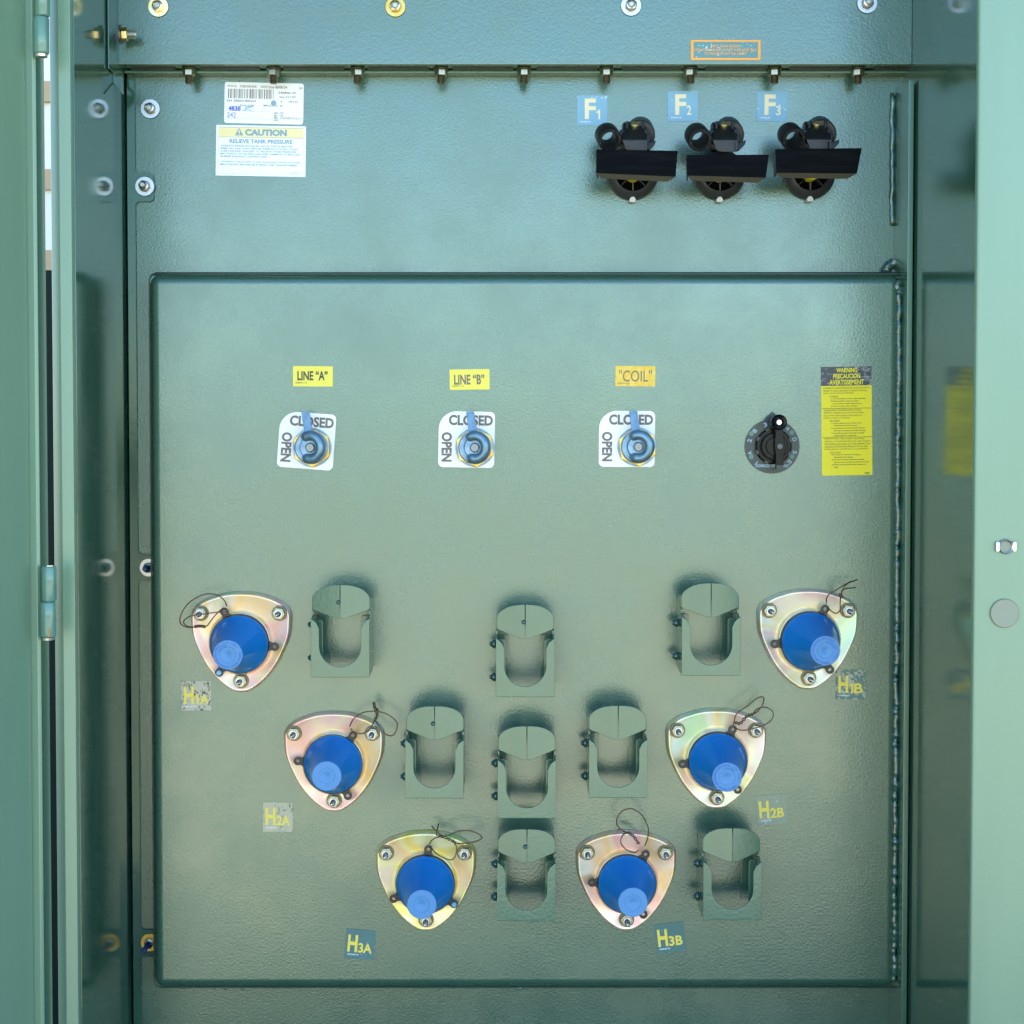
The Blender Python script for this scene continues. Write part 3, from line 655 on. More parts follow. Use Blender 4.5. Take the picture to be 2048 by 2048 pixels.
# warning label
dark_film = bubbled('warning_film', (0.03, 0.035, 0.045), (0.20, 0.21, 0.22), 0.62, 180, (1, 1, 2.2))
o, s = decal('warning_label', 'tall yellow warning label with black trilingual heading, right of the dial', 1693.2, 842, 101, 217, pd, bright_yellow, -0.9)
KW = 8.046
def cw(x0, y0, x1, y1): return tuple(((v - c0) / KW - q) for v, c0, q in ((x0, 103, 50.5), (y0, 110, 108.5), (x1, 103, 50.5), (y1, 110, 108.5)))
bm = new(); bar(bm, *cw(103, 110, 915, 415), s, TD); flat('black_heading', bm, dark_film, o)
bm = new()
for t, b in (('WARNING', (350, 130, 685, 205)), ('PRECAUCION', (298, 222, 730, 300)), ('AVERTISSEMENT', (235, 318, 790, 400))): text(bm, t, cw(*b), TD + 0.0003, s, 0.03)
flat('heading_lettering', bm, bright_yellow, o)
bm = new()
L3 = [('DE-ENERGIZE TRANSFORMER BEFORE OPERATING SWITCH.', 130, 890, 440), ('FAILURE TO DO SO CAN RESULT IN SERIOUS PERSONAL', 135, 840, 482), ('INJURY AND/OR DAMAGE TO PROPERTY.', 135, 640, 524), ('TO OPERATE:', 232, 375, 575),
      ('1) Turn set locking screw to clear dial plate.', 258, 820, 612), ('2) Rotate handle to desired position.', 258, 710, 650), ('( Do not force rotation beyond stops. )', 290, 765, 690), ('3) Turn in locking screw securely.', 258, 685, 730),
      ('DESENERGICE EL TRANSFORMADOR ANTES DE', 140, 735, 795), ('OPERAR EL CAMBIADOR. SI NO LO HACE, PUEDE', 140, 785, 838), ('RESULTAR EN SERIOS DAÑOS CORPORALES Y/O', 140, 755, 878), ('DAÑOS AL EQUIPO O PROPIEDAD.', 140, 565, 918), ('PARA OPERAR:', 232, 400, 965),
      ('1) Desatornille el seguro hasta que la', 258, 748, 1005), ('manija pueda girar libremente.', 300, 685, 1042), ('2) Coloque la manija en la posicion deseada.', 258, 805, 1085), ('(No fuerce la posicion mas alla del limite).', 300, 820, 1125), ('3) Atornille el seguro hasta que la manija', 262, 790, 1165), ('quede trabada en su posicion.', 300, 670, 1205),
      ('COMMUTATEUR A VIDE, UTILISER UNIQUEMENT', 145, 795, 1255), ('LORSQUE LE TRANSFORMATEUR EST HORS TENSION.', 145, 893, 1297), ('UNE OMISSION DE SUIVRE CET AVERTISSEMENT PEUT', 145, 900, 1338), ('CAUSER DES BLESSURES SERIEUSES ET/OU DES', 145, 838, 1380), ('DOMMAGES AUX ÉQUIPEMENTS, À LA PROPRIÉTÉ.', 145, 850, 1420), ('POUR UTILISER:', 238, 415, 1475),
      ('1) Devisser la vis de retenue jusqu\'au', 262, 725, 1512), ('degagement de la plaque.', 298, 610, 1552), ('2) Tourner la poignee a la position desiree.', 262, 790, 1592), ('(Ne pas forcer au-dela des positions limites)', 298, 858, 1632), ('3) Visser correctement la vis de retenue en', 265, 805, 1672), ('place.', 298, 370, 1712), ('118000', 780, 875, 1812)]
for t, x0, x1, y in L3: text(bm, t, cw(x0, y, x1, y + 26), TD, s, 0.018 if t[0] in '123(' or t[0].islower() else 0.0)
for y in (776, 1238): bar(bm, *cw(112, y, 915, y + 7), s, TD)
flat('lettering', bm, ink, o)
# bushing decals
films = {}
for lab, px, py, rt, sub, under, over, am, desc in (
    ('H1A', 392.8, 1391.3, -0.5, '1A', (0.42, 0.41, 0.30), (0.05, 0.07, 0.06), 0.66, 'beige speckled H1A decal left of the upper left bushing'), ('H1B', 1701.3, 1369.3, 0.5, '1B', (0.08, 0.17, 0.13), (0.36, 0.38, 0.30), 0.72, 'half bubbled H1B decal below the upper right bushing'),
    ('H2A', 556, 1634, 0.8, '2A', (0.42, 0.41, 0.28), (0.12, 0.14, 0.11), 0.58, 'beige speckled H2A decal below the left bushing of the middle row'), ('H2B', 1543, 1619, -4.8, '2B', (0.24, 0.29, 0.20), (0.40, 0.44, 0.36), 0.53, 'clear tilted H2B decal beside the right bushing of the middle row'),
    ('H3A', 720.2, 1888.6, 5, '3A', (0.055, 0.16, 0.16), (0.24, 0.38, 0.40), 0.55, 'dark teal H3A decal tilted clockwise below the bottom left bushing'), ('H3B', 1340, 1875, -6.5, '3B', (0.055, 0.16, 0.15), (0.24, 0.36, 0.36), 0.55, 'dark teal H3B decal tilted anticlockwise below the bottom right bushing')):
    f_ = bubbled('film_' + lab, under, over, am, 260, (1.6, 1, 1.0) if 'A' in lab else (1, 1, 1))
    o, s = decal('bushing_decal', desc, px, py, 60, 60, pd, f_, rt, group='bushing number decals')
    bm = new(); text(bm, 'H', (-25, -18.5, -5, 16.5), TD, s, 0.035); text(bm, sub, (-3, -3, 24.5, 17), TD, s, 0.03); flat('lettering', bm, ink_yellow, o)
    bm = new(); text(bm, '300008-0' + sub[0], (-24, 20, -2, 23), TD, s, 0.015); flat('small_number', bm, ink_white, o)

# ------------------------------------------------------------------ rotary switches
def switch(px, py, hx, hy, rt, label):
    s = S(PD); o = thing('switch_handle', label, 'switch', P(px, py, PD + 0.0003), group='rotary switch handles')
    plt = bpy.data.objects.new('position_plate', mesh_of('position_plate', (lambda b: (a_prism(b, rrect(-56 * s, 56 * s, -56 * s, 56 * s, [10 * s, 36 * s, 10 * s, 10 * s], 10), 0, 0.0012), b)[1])(new()), white_vinyl, 30))
    sc.collection.objects.link(plt); plt.parent = o; plt.rotation_euler = (0, math.radians(rt), 0)
    bm = new(); text(bm, 'CLOSED', (-36, -49, 52, -28), 0.0014, s, 0.04); text(bm, 'OPEN', (-50, -14, -29, 45), 0.0014, s, 0.04, rot=90); flat('lettering', bm, ink_grey, plt)
    cx, cz = (hx - px) * s, -(hy - py) * s
    bm = new(); a_lathe(bm, [(0.0001, 0.0013), (39 * s, 0.0013), (39 * s, 0.0022), (0.0001, 0.0022)], 48, cx, cz); obj('washer', bm, blued, o)
    bm = new(); a_prism(bm, [(cx + x, cz + z) for x, z in hexa(40 * s, math.radians(-rt + 100 if False else -82 - rt))], 0.0023, 0.009); obj('hex_nut', bm, brass, o, bevel=0.0012)
    bm = new(); a_lathe(bm, [(0.0001, 0.0091), (33 * s, 0.0091), (33 * s, 0.0135), (31 * s, 0.0145), (22 * s, 0.0145), (21.5 * s, 0.020), (20 * s, 0.0212), (0.0001, 0.0212)], 48, cx, cz); obj('hub', bm, blued, o)
    bm = new(); pts = []; R = 23 * s
    for k in range(19):
        a = math.radians(112 - 215 * k / 18); rise = 0.026 + 0.007 * math.sin(math.pi * k / 18)
        pts.append(V(cx + R * math.cos(a) * 0.9 + 1.0 * s, cz + R * math.sin(a) + 1 * s, rise))
    p0, p1 = pts[0], pts[-1]
    pts = [V(p0.x - 2.0 * s, p0.z - 1 * s, 0.0205), V(p0.x - 2 * s, p0.z, 0.0245)] + pts + [V(p1.x - 3 * s, p1.z, 0.0235), V(p1.x - 4 * s, p1.z + s, 0.016)]
    pts = catmull([tuple(p) for p in pts], 3)
    a_tube(bm, pts, [9.4 * s] * len(pts), 14); obj('handle', bm, blued_dark, o, angle=60)
    bm = new(); dx = -4.5 if px < 1200 else -6
    a_loft(bm, [[V(cx + x * s, cz + z * s, d) for x, z, d in ((dx - 8.5 - 4, 71, q + .002), (dx + 7.5 - 4, 71, q + .002), (dx + 10, 28, q), (dx - 7, 28, q))] for q in (0.0205, 0.0235)])
    obj('pointer', bm, pointer_mat, o, bevel=0.0006)
    bm = new(); a_lathe(bm, [(0.0001, 0.0213), (9.2 * s, 0.0213), (9.2 * s, 0.0265), (7.5 * s, 0.0275), (0.0001, 0.0275)], 20, cx, cz); obj('bolt_head', bm, dull_zinc, o)
    return o
switch(613.3, 881.5, 624.5, 895, 4.3, 'blue grey rotary handle on a tilted open/closed plate under the LINE A label')
switch(933.2, 879, 950, 895, 1.0, 'blue grey rotary handle on an open/closed plate under the LINE B label')
switch(1253.7, 877.8, 1273.7, 893.5, 0.3, 'blue grey rotary handle on an open/closed plate under the COIL label')

# ------------------------------------------------------------------ tap changer dial
s = S(PD); o = thing('tap_dial', 'round dark grey selector dial with black knob and numbered positions', 'dial', P(1544, 892.5, PD + 0.0005))
dark_steel = mat('dark_steel', (0.10, 0.11, 0.11), 0.45, 0.8)
dial_ink = mat('dial_ink', (0.30, 0.42, 0.50), 0.5)
dial_grey = mat('dial_grey', (0.030, 0.040, 0.038), 0.35, 0.2); bumpy(dial_grey, 200, 0.1, 0.0004)
bm = new(); pts = [(54.5 * s * math.cos(math.radians(a)), 54.5 * s * math.sin(math.radians(a))) for a in range(108, 433, 5)] + [(11 * s, 60 * s), (0, 69 * s), (-11 * s, 60 * s)]
a_prism(bm, pts, 0.0, 0.0022); obj('dial_plate', bm, dial_grey, o, angle=25)
hole = mat('hole_green', (0.10, 0.22, 0.16), 0.5)
for hx, hy in ((-42, -25.5), (-42, 21), (38.5, -27.5), (39.5, 20.5)):
    bm = new(); a_lathe(bm, [(0.0001, 0.0024), (4.8 * s, 0.0024), (4.8 * s, 0.0027), (0.0001, 0.0027)], 20, hx * s, -hy * s); obj('plate_hole', bm, hole, o)
bm = new()
for t, a, R in (('1', 228, 46.5), ('A', 197, 46.5), ('2', 166, 46.5), ('B', 138, 46.5), ('3', 108, 45), ('4', 49, 46.5), ('D', 17, 46.5), ('5', -15, 46.5), ('E', -42, 46.5)):
    x, y = R * math.cos(math.radians(a)), -R * math.sin(math.radians(a))
    text(bm, t, (x - (2 if t == '1' else 3.8), y - 4.2, x + (2 if t == '1' else 3.2), y + 4.2), 0.0024, s, 0.02, rot=90 - a)
text(bm, 'DE-ENERGIZED OPERATION ONLY', (-33, 36, 34, 42), 0.0024, s, 0.03)
flat('lettering', bm, dial_ink, o)
bm = new(); a_lathe(bm, [(0.0001, 0.0023), (36 * s, 0.0023), (36 * s, 0.007), (33.5 * s, 0.0085), (27 * s, 0.0085), (26.5 * s, 0.014), (25 * s, 0.015), (18 * s, 0.015), (17 * s, 0.019), (0.0001, 0.019)], 48, 1.5 * s, 0); 
obj('knob_base', bm, black_plastic, o)
for a in range(20, 380, 45):
    bm = new(); ca, sa = math.cos(math.radians(a)), math.sin(math.radians(a))
    a_loft(bm, [[V(1.5 * s + (r * ca - t * sa) * s, (r * sa + t * ca) * s, d) for r, t in ((33, -4), (37, -4), (37, 4), (33, 4))] for d in (0.0072, 0.0096)]); obj('knob_rib', bm, dial_grey, o)
bm = new()
a_prism(bm, [(x * s, -y * s) for x, y in ((-1, -46), (15, -46), (15, -22), (18, -8), (20, 2), (17, 14), (16, 44), (1, 44), (1, 14), (-1, 5), (-1, -10), (0, -22))], 0.0192, 0.028)
obj('lever', bm, black_plastic, o, bevel=0.001)
bm = new(); a_lathe(bm, [(8.5 * s, 0.0192), (15.5 * s, 0.0192), (15.5 * s, 0.034), (13 * s, 0.036), (9 * s, 0.035), (8.5 * s, 0.03)], 32, 5.5 * s, 47.5 * s, closed=True); obj('screw_boss', bm, black_plastic, o)
bm = new(); a_lathe(bm, [(0.0001, 0.0192), (7.2 * s, 0.0192), (7.2 * s, 0.033), (5 * s, 0.0345), (0.0001, 0.0345)], 16, 5.5 * s, 47.5 * s); obj('locking_screw', bm, zinc, o)
bm = new(); a_lathe(bm, [(0.0001, 0.0281), (6 * s, 0.0281), (5.4 * s, 0.030), (0.0001, 0.0305)], 16, 8.5 * s, 0); obj('centre_screw', bm, dark_steel, o)
bm = new(); a_box(bm, 2 * s, 15.5 * s, -44.5 * s, -37 * s, 0.0282, 0.0295); obj('lever_foot', bm, dial_grey, o)

# ------------------------------------------------------------------ bushings
half = [(0, 101.5), (30, 99.5), (52, 94), (75, 85.5), (92, 74), (100.5, 61), (101.5, 46), (99, 16), (88, -14), (71, -47), (47, -77), (22, -96.5), (9, -101.5), (0, -102)]
full = half + [(-x, z) for x, z in half[-2:0:-1]]
flo = [(v.x, v.y) for v in catmull([(x, z, 0) for x, z in full], 4, True)]
def ring_of(scale, d, s): return [V(x * s * scale, z * s * scale, d) for x, z in flo]
def make_bushing():
    s = S(PD + 0.012)
    o = thing('bushing', 'x', 'bushing')
    bm = new(); a_loft(bm, [ring_of(1.0, 0.0005, s), ring_of(1.0, 0.0020, s), ring_of(0.99, 0.003, s), ring_of(0.968, 0.0105, s), ring_of(0.955, 0.0125, s), ring_of(0.935, 0.0128, s), ring_of(0.92, 0.0120, s)])
    obj('flange_plate', bm, flange_mat, o, angle=75)
    bm = new(); a_lathe(bm, [(66 * s, 0.0118), (63.5 * s, 0.0155), (60.5 * s, 0.0185), (57 * s, 0.0190), (54 * s, 0.0180)], 64, cap0=False, cap1=True); obj('collar', bm, flange_mat, o, angle=70)
    rg = bpy.data.objects.new('gasket_ring', None)
    bm = new(); a_lathe(bm, [(55 * s, 0.0185), (58.8 * s, 0.0185), (59.8 * s, 0.0205), (59.8 * s, 0.0245), (58.5 * s, 0.0262), (55 * s, 0.0262)], 64, closed=True)
    for a in (60, 180, 300):        # the three ears, each a flat eyelet
        ca, sa = math.cos(math.radians(a)), math.sin(math.radians(a))
        M = Matrix.Translation(V(70.5 * s * ca, 70.5 * s * sa, 0))
        a_lathe(bm, [(3.6 * s, 0.0208), (8.4 * s, 0.0208), (8.4 * s, 0.0240), (3.6 * s, 0.0240)], 20, closed=True, M=M)
        for sg in (-1, 1):
            q = [(57.5, sg * 1), (57.5, sg * 12), (62, sg * 8), (66, sg * 7.5), (66, sg * 1)]
            a_loft(bm, [[V((r * ca - t * sa) * s, (r * sa + t * ca) * s, d) for r, t in q] for d in (0.0209, 0.0239)])
    rg = obj('gasket_ring', bm, dark_rubber, o, angle=40)
    bm = new(); a_lathe(bm, [(57.5 * s, 0.0262), (57.2 * s, 0.0290), (55.8 * s, 0.0298), (52 * s, 0.0325), (29.5 * s, 0.1115), (28 * s, 0.1150)], 64, cap1=False)
    cp = obj('shipping_cap', bm, cap_blue, o, angle=60)
    r1 = 28.6 * s
    bm = new(); a_lathe(bm, [(r1 - 0.0004, 0.1140), (r1, 0.1152), (r1 - 0.0005, 0.1164), (r1 * 0.55, 0.1164), (r1 * 0.52, 0.1158), (r1 * 0.12, 0.1158), (r1 * 0.07, 0.1150), (0.0001, 0.1150)], 48); obj('cap_end', bm, cap_light, cp, angle=40)
    for x, z in ((-79, 59.5), (78, 59.5), (0.5, -76.5)):
        nt_ = bpy.data.objects.new('flange_nut', mesh_of('flange_nut', (lambda b: (None, a_prism(b, hexa(13.2 * s, 0.4 + x), 0.0149, 0.0225), b)[2])(new()), nut_plate, bevel=0.0011))
        sc.collection.objects.link(nt_); nt_.parent = o; firm(nt_); nt_.location = V(x * s, z * s, 0)
        bm = new(); a_lathe(bm, [(8 * s, 0.0121), (15.5 * s, 0.0121), (15.5 * s, 0.0138), (14.8 * s, 0.0147), (8 * s, 0.0148)], 32, closed=True); obj('washer', bm, bronze_and_outline, nt_)  # washer toned dark to stand in for the shadow line round the nut
        bm = new(); prof = [(0.0001, 0.0226)]; sr = 5.6 * s
        prof = [(7.4 * s, 0.0226), (7.4 * s, 0.0238), (sr, 0.0239)]
        for k in range(5): prof += [(sr, 0.0245 + k * 0.0015), (sr * 0.86, 0.0252 + k * 0.0015)]
        prof += [(sr * 0.62, 0.032), (sr * 0.62, 0.036), (sr * 0.45, 0.0365), (0.0001, 0.0355)]
        a_lathe(bm, prof, 20, cap0=False); obj('stud', bm, zinc, nt_)
    return o
nut_plate = mat('nut_plate', (0.30, 0.31, 0.24), 0.34, 0.95); bumpy(nut_plate, 300, 0.2, 0.0005)
sb_ = S(PD + 0.012)
proto = make_bushing()
blue_screw = mat('blue_screw', (0.12, 0.32, 0.48), 0.35, 0.5)
BUSH = [(483, 1284, 55, 0.3, 1.0, 'H1A', 'zinc plated bushing with blue cap at the upper left, beside the H1A decal'), (1615, 1278.5, 5, 1.0, 0.2, 'H1B', 'zinc plated bushing with blue cap at the upper right, above the H1B decal'),
        (668.5, 1523, -5, 1.0, -2.0, 'H2A', 'zinc plated bushing with blue cap, middle row left, above the H2A decal'), (1432, 1517, 5, -0.2, 0.8, 'H2B', 'zinc plated bushing with blue cap, middle row right, left of the H2B decal'),
        (852, 1761, 25, 0, 0, 'H3A', 'zinc plated bushing with blue cap in the bottom row at left, above the H3A decal'), (1252, 1760.5, -2, 0.3, -1.2, 'H3B', 'zinc plated bushing with blue cap in the bottom row at right, above the H3B decal')]
bushes = {}
for i, (px, py, ear, tx, tz, key, lab) in enumerate(BUSH):
    o = proto if i == 0 else copy_tree(proto)
    bushes[key] = o
for (px, py, ear, tx, tz, key, lab) in BUSH:
    o = bushes[key]; o.location = P(px, py, PD + 0.006); o.location.y = -PD
    tag(o, lab, 'bushing', 'capped bushings on the front plate')
    for ch in o.children:
        if ch.name.startswith(('flange_plate', 'collar')): ch.color = (*{'H1A': (0.97, 0.70, 0.58), 'H2A': (0.98, 0.64, 0.45), 'H3A': (0.93, 0.82, 0.26), 'H1B': (0.97, 0.95, 0.84), 'H2B': (0.96, 0.93, 0.68), 'H3B': (0.98, 0.62, 0.54)}[key], 1)
        if ch.name.startswith('gasket_ring'): ch.rotation_euler = (0, math.radians(-ear), 0)
        if ch.name.startswith('shipping_cap'):
            ch.rotation_euler = (math.radians(tz), 0, math.radians(tx))
            if key in ('H1A', 'H1B', 'H2B'):
                s = sb_; bm = new(); r1 = 28.6 * s
                def arc(st, R, a0, step, h):
                    for k, chh in enumerate(st):
                        if chh == ' ': continue
                        a = math.radians(a0 - k * step); x, y = R * math.cos(a), -R * math.sin(a)
                        text(bm, chh, (x - h * .38, y - h * .5, x + h * .38, y + h * .5), 0.1167, s, 0.02, rot=90 - math.degrees(a))
                rt0 = {'H1A': 205, 'H1B': 120, 'H2B': 150}[key]
                arc('SHIPPING CAP ONLY', 23.5, rt0, 10.5, 4.2); arc('REMOVE BEFORE ENERGIZING', 23.5, rt0 - 195, 7.0, 3.6); arc('COOPER', 18, rt0 - 40, 13, 4.2)
                flat('embossed_lettering', bm, cap_ink, ch)
    if key in ('H1A', 'H3A'):
        s = sb_; a = math.radians(60 + ear + (120 if key == 'H1A' else -120)); bm = new()
        a_lathe(bm, [(0.0001, 0.0241), (6.4 * s, 0.0241), (6.4 * s, 0.0265), (4.5 * s, 0.0278), (0.0001, 0.0278)], 18, 70.5 * s * math.cos(a), 70.5 * s * math.sin(a)); obj('ear_screw', bm, blue_screw, o)

# ------------------------------------------------------------------ seal wires on the bushing ears
def crop(ox, oy, k, pts): return [(ox + x / k, oy + y / k) for x, y in pts]
def wire(label, strands, key, twist=None):
    base = bushes[key].location
    bm = new()
    for st in strands:
        n = len(st); raw = []
        for i, p in enumerate(st):
            d = PD + (p[2] if len(p) > 2 else 0.030)
            raw.append(tuple(P(p[0], p[1], d)))
        pts = catmull(raw, 6)
        a_tube(bm, pts, 0.00085, 7)
    if twist:
        raw = [tuple(P(x, y, PD + d)) for x, y, d in twist]; c_ = catmull(raw, 14)
        for ph in (0, math.pi):
            pts = []
            for i, p in enumerate(c_):
                t = (c_[min(i + 1, len(c_) - 1)] - c_[max(i - 1, 0)]).normalized(); u = t.cross(Vector((0, 1, 0))).normalized(); v = t.cross(u)
                a = ph + i * 0.5; pts.append(p + (u * math.cos(a) + v * math.sin(a)) * 0.0014)
            a_tube(bm, pts, 0.00085, 6)
    o = obj('seal_wire', bm, wire_mat, None, angle=60)
    tag(o, label, 'wire', 'seal wires tied to the bushings')
def Wd(pts, ds=None, d=0.030):
    n = len(pts); return [(x, y, d + 0.010 * math.sin(math.pi * i / (n - 1)) - (0.006 if i in (0, n - 1) else 0)) for i, (x, y) in enumerate(pts)]
c8 = lambda p: crop(360, 1170, 8.4, p)
tw = lambda pts, d=0.036: [(x, y, d) for x, y in pts]
wire('brown seal wire looped to the left of the H1A bushing', [Wd(c8([(785, 350), (760, 280), (700, 215), (620, 165), (450, 150), (300, 200), (130, 320), (20, 490), (0, 620), (60, 690), (180, 715), (250, 700)])),
     Wd(c8([(770, 430), (740, 450), (600, 460), (450, 480), (200, 515), (110, 560), (60, 620), (100, 680), (200, 705), (250, 700)]), d=0.034), Wd(c8([(430, 700), (470, 670), (520, 600), (600, 500), (680, 420), (720, 410)]))], 'H1A', tw(c8([(250, 702), (310, 688), (370, 692), (430, 702)]), 0.037))
c6 = lambda p: crop(540, 1390, 4.6, p)
wire('brown seal wire looped over the right nut of the H2A bushing', [Wd(c6([(735, 290), (750, 250), (790, 200), (860, 160), (960, 150), (1050, 165), (1130, 210), (1172, 270), (1150, 350), (1110, 375), (1050, 350), (1000, 280), (965, 235)])),
     Wd(c6([(745, 310), (770, 340), (830, 355), (900, 335), (940, 280), (975, 200)])), Wd(c6([(1000, 155), (980, 120), (950, 115)]))], 'H2A', tw(c6([(965, 235), (985, 180), (970, 130), (960, 100), (955, 68)])))
c5 = lambda p: crop(1320, 1140, 4.39, p)
wire('brown seal wire with long loose ends above the H1B bushing', [Wd(c5([(1462, 290), (1460, 260), (1480, 220), (1540, 180), (1640, 120), (1730, 85)])), Wd(c5([(1590, 225), (1605, 170), (1650, 115), (1700, 95)])), Wd(c5([(1590, 225), (1600, 180), (1640, 162), (1715, 156)])),
     Wd(c5([(1585, 240), (1582, 290), (1580, 350), (1550, 380), (1510, 365), (1480, 335)]))], 'H1B', tw(c5([(1570, 215), (1590, 228), (1600, 240)])))
c7 = lambda p: crop(1140, 1380, 4.2, p)
wire('brown seal wire with two loops over the right nut of the H2B bushing', [Wd(c7([(1375, 290), (1380, 260), (1400, 200), (1480, 140), (1575, 68), (1625, 62), (1618, 120), (1575, 180), (1530, 205)])),
     Wd(c7([(1535, 205), (1570, 160), (1640, 145), (1700, 180), (1702, 235), (1640, 290), (1540, 325), (1440, 338), (1385, 315)]))], 'H2B', tw(c7([(1530, 205), (1480, 225), (1430, 280), (1385, 272)])))
c3 = lambda p: crop(660, 1620, 4.2, p)
wire('brown seal wire with a wide loop to the right above the H3A bushing', [Wd(c3([(838, 285), (850, 260), (885, 235), (930, 225), (1000, 210), (1080, 178), (1180, 175), (1260, 210), (1272, 240), (1200, 270), (1080, 282), (1045, 265)])),
     Wd(c3([(840, 300), (900, 370), (1000, 418), (1045, 400), (1065, 330), (1050, 285), (1030, 262)])), Wd(c3([(945, 222), (905, 190), (855, 135)])), Wd(c3([(930, 220), (895, 210), (900, 170), (914, 117)]))], 'H3A', tw(c3([(920, 218), (980, 235), (1040, 265)])))
c9 = lambda p: crop(1120, 1600, 4.39, p)
wire('brown seal wire standing in a tall loop above the H3B bushing', [Wd(c9([(745, 400), (768, 340), (775, 250), (725, 140), (640, 80), (560, 90), (505, 150), (503, 225), (560, 275), (610, 295)])),
     Wd(c9([(600, 282), (550, 310), (533, 370), (575, 430), (650, 462), (690, 440)]))], 'H3B', tw(c9([(600, 288), (645, 320), (690, 385)])))

# ------------------------------------------------------------------ parking stands
def make_stand():
    s = S(PD + 0.072); o = thing('parking_stand', 'x', 'parking stand')
    W, t = 59 * s, 0.0025; dF = 0.072
    zb, zt = -93 * s, 93 * s
    zn = 22 * s                       # shoulder of the lower front plate
    # lower front plate with its U cut
    r = 42 * s; zc = -30 * s; pts = [(-W, zb), (W, zb), (W, zn + 4 * s), (W - 5 * s, zn), (W - 11 * s, zn - 5 * s), (42 * s, zn - 17 * s)]
    pts += [(r * math.cos(math.radians(a)), zc + r * math.sin(math.radians(a)) * 1.0) for a in range(0, -181, -9)]
    pts += [(-42 * s, zn - 17 * s), (-W + 11 * s, zn - 5 * s), (-W + 5 * s, zn), (-W, zn + 4 * s)]
    bm = new(); a_prism(bm, pts, dF - t, dF)
    obj('front_plate', bm, stand_paint, o, bevel=0.0009)
    # roof leaves folded in from the sides, seam in the middle
    for sg, nm in ((-1, 'left_leaf'), (1, 'right_leaf')):
        Wt = 57.5 * s
        arc_ = [(Wt, zt - 26 * s), (Wt - 1.5 * s, zt - 23 * s)] + [(x * s, zt - z * s) for x, z in ((52, 17.5), (45, 11.5), (36, 6.5), (25, 2.8), (13, 0.8), (0.9, 0))] + [(0.9 * s, zt - 68 * s), (11 * s, zt - 68 * s), (13 * s, zt - 67 * s), (Wt, zt - 51 * s)]
        bm = new(); dd = lambda x: dF - 0.0015 - x / Wt * 0.012
        rings = [[V(sg * x, z, dd(x) - q) for x, z in arc_] for q in (t, 0)]
        a_loft(bm, rings); obj(nm, bm, stand_paint, o, bevel=0.0006)
    # side plates, notched at the shoulder
    for sg in (-1, 1):
        x0, x1 = sorted((sg * (W - 0.0003), sg * (W - t)))
        prof = [(0.0, zb + 6 * s), (0.0, zt - 44 * s), (0.030, zt - 30 * s), (dF - 0.0145, zt - 27 * s), (dF - 0.0142, zt - 49 * s), (dF - 0.018, zt - 55 * s), (dF - 0.018, zn + 8 * s), (dF - t - 0.0002, zn + 1 * s), (dF - t - 0.0002, zb + 0.0006), (0.03, zb + 0.0006)]
        bm = new(); a_loft(bm, [[Vector((x, -d, z)) for d, z in prof] for x in (x0, x1)]); obj('side_plate', bm, stand_paint, o, bevel=0.0007)
        a, b = sorted((sg * (W - t - 0.0003), sg * 33 * s))
        bm = new(); a_prism(bm, rrect(a, b, zb + 12 * s, zn - 2 * s, [6 * s if sg < 0 else 0.0, 6 * s if sg > 0 else 0, 0, 0]), 0.0006, 0.0045); obj('foot_flange', bm, stand_paint, o, bevel=0.0005)
        a, b = sorted((sg * (W - t - 0.0003), sg * 39.5 * s))
        bm = new(); a_prism(bm, rrect(a, b, zb + 14 * s, zn - 4 * s, [7 * s if sg < 0 else 0.0, 7 * s if sg > 0 else 0, 0, 0]), 0.040, 0.043); obj('inner_rail', bm, stand_paint, o, bevel=0.0005)
    for z in (6 * s, -62 * s):
        bm = new(); cx = -W - 0.0002
        M = Matrix.Translation(Vector((cx, -0.030, z))) @ Matrix.Rotation(math.radians(-90), 4, 'Z')
        a_lathe(bm, [(0.0048, 0), (0.0060, 0.001), (0.0060, 0.003), (0.0045, 0.0055), (0.0030, 0.0068), (0.0026, 0.0085), (0.0001, 0.009)], 16, M=M)
        obj('side_knob', bm, knob_paint, o, angle=50)
    return o
rivet_mat = mat('rivet_mat', (0.03, 0.09, 0.075), 0.3)
knob_paint = mat('knob_paint', (0.02, 0.07, 0.06), 0.2, coat=0.6)
ST = [(680, 1262.5, 0, 1, 'green parking stand between the H1A bushing and the middle column'), (1050.5, 1302, 0, 1, 'green parking stand highest in the centre column'), (1422.5, 1259, 0, 0, 'green parking stand left of the H1B bushing'),
      (868.8, 1505, 0.2, 1, 'green parking stand just right of the H2A bushing'), (1053.8, 1545, 0, 0, 'green parking stand in the middle of the centre column'), (1236.5, 1504, 0, 0, 'green parking stand just left of the H2B bushing'),
      (1053, 1751, 0.6, 1, 'green parking stand lowest in the centre column, between the bottom bushings'), (1465.2, 1749, 0, 0, 'green parking stand right of the H3B bushing, lower right')]
proto = make_stand()
stands = [proto] + [copy_tree(proto) for _ in ST[1:]]
for o, (px, py, rt, rivet, lab) in zip(stands, ST):
    o.location = P(px, py, PD + 0.072); o.location.y = -PD - 0.0005
    o.rotation_euler = (0, math.radians(rt), 0); tag(o, lab, 'parking stand', 'parking stands on the front plate')
    if rivet:
        s = S(PD + .07); bm = new(); a_lathe(bm, [(0.0001, 0.0660), (4.2 * s, 0.0665), (4.4 * s, 0.0715), (2.6 * s, 0.0735), (0.0001, 0.0740)], 16, -3 * s, 93 * s - 35 * s); obj('rivet', bm, rivet_mat, o)

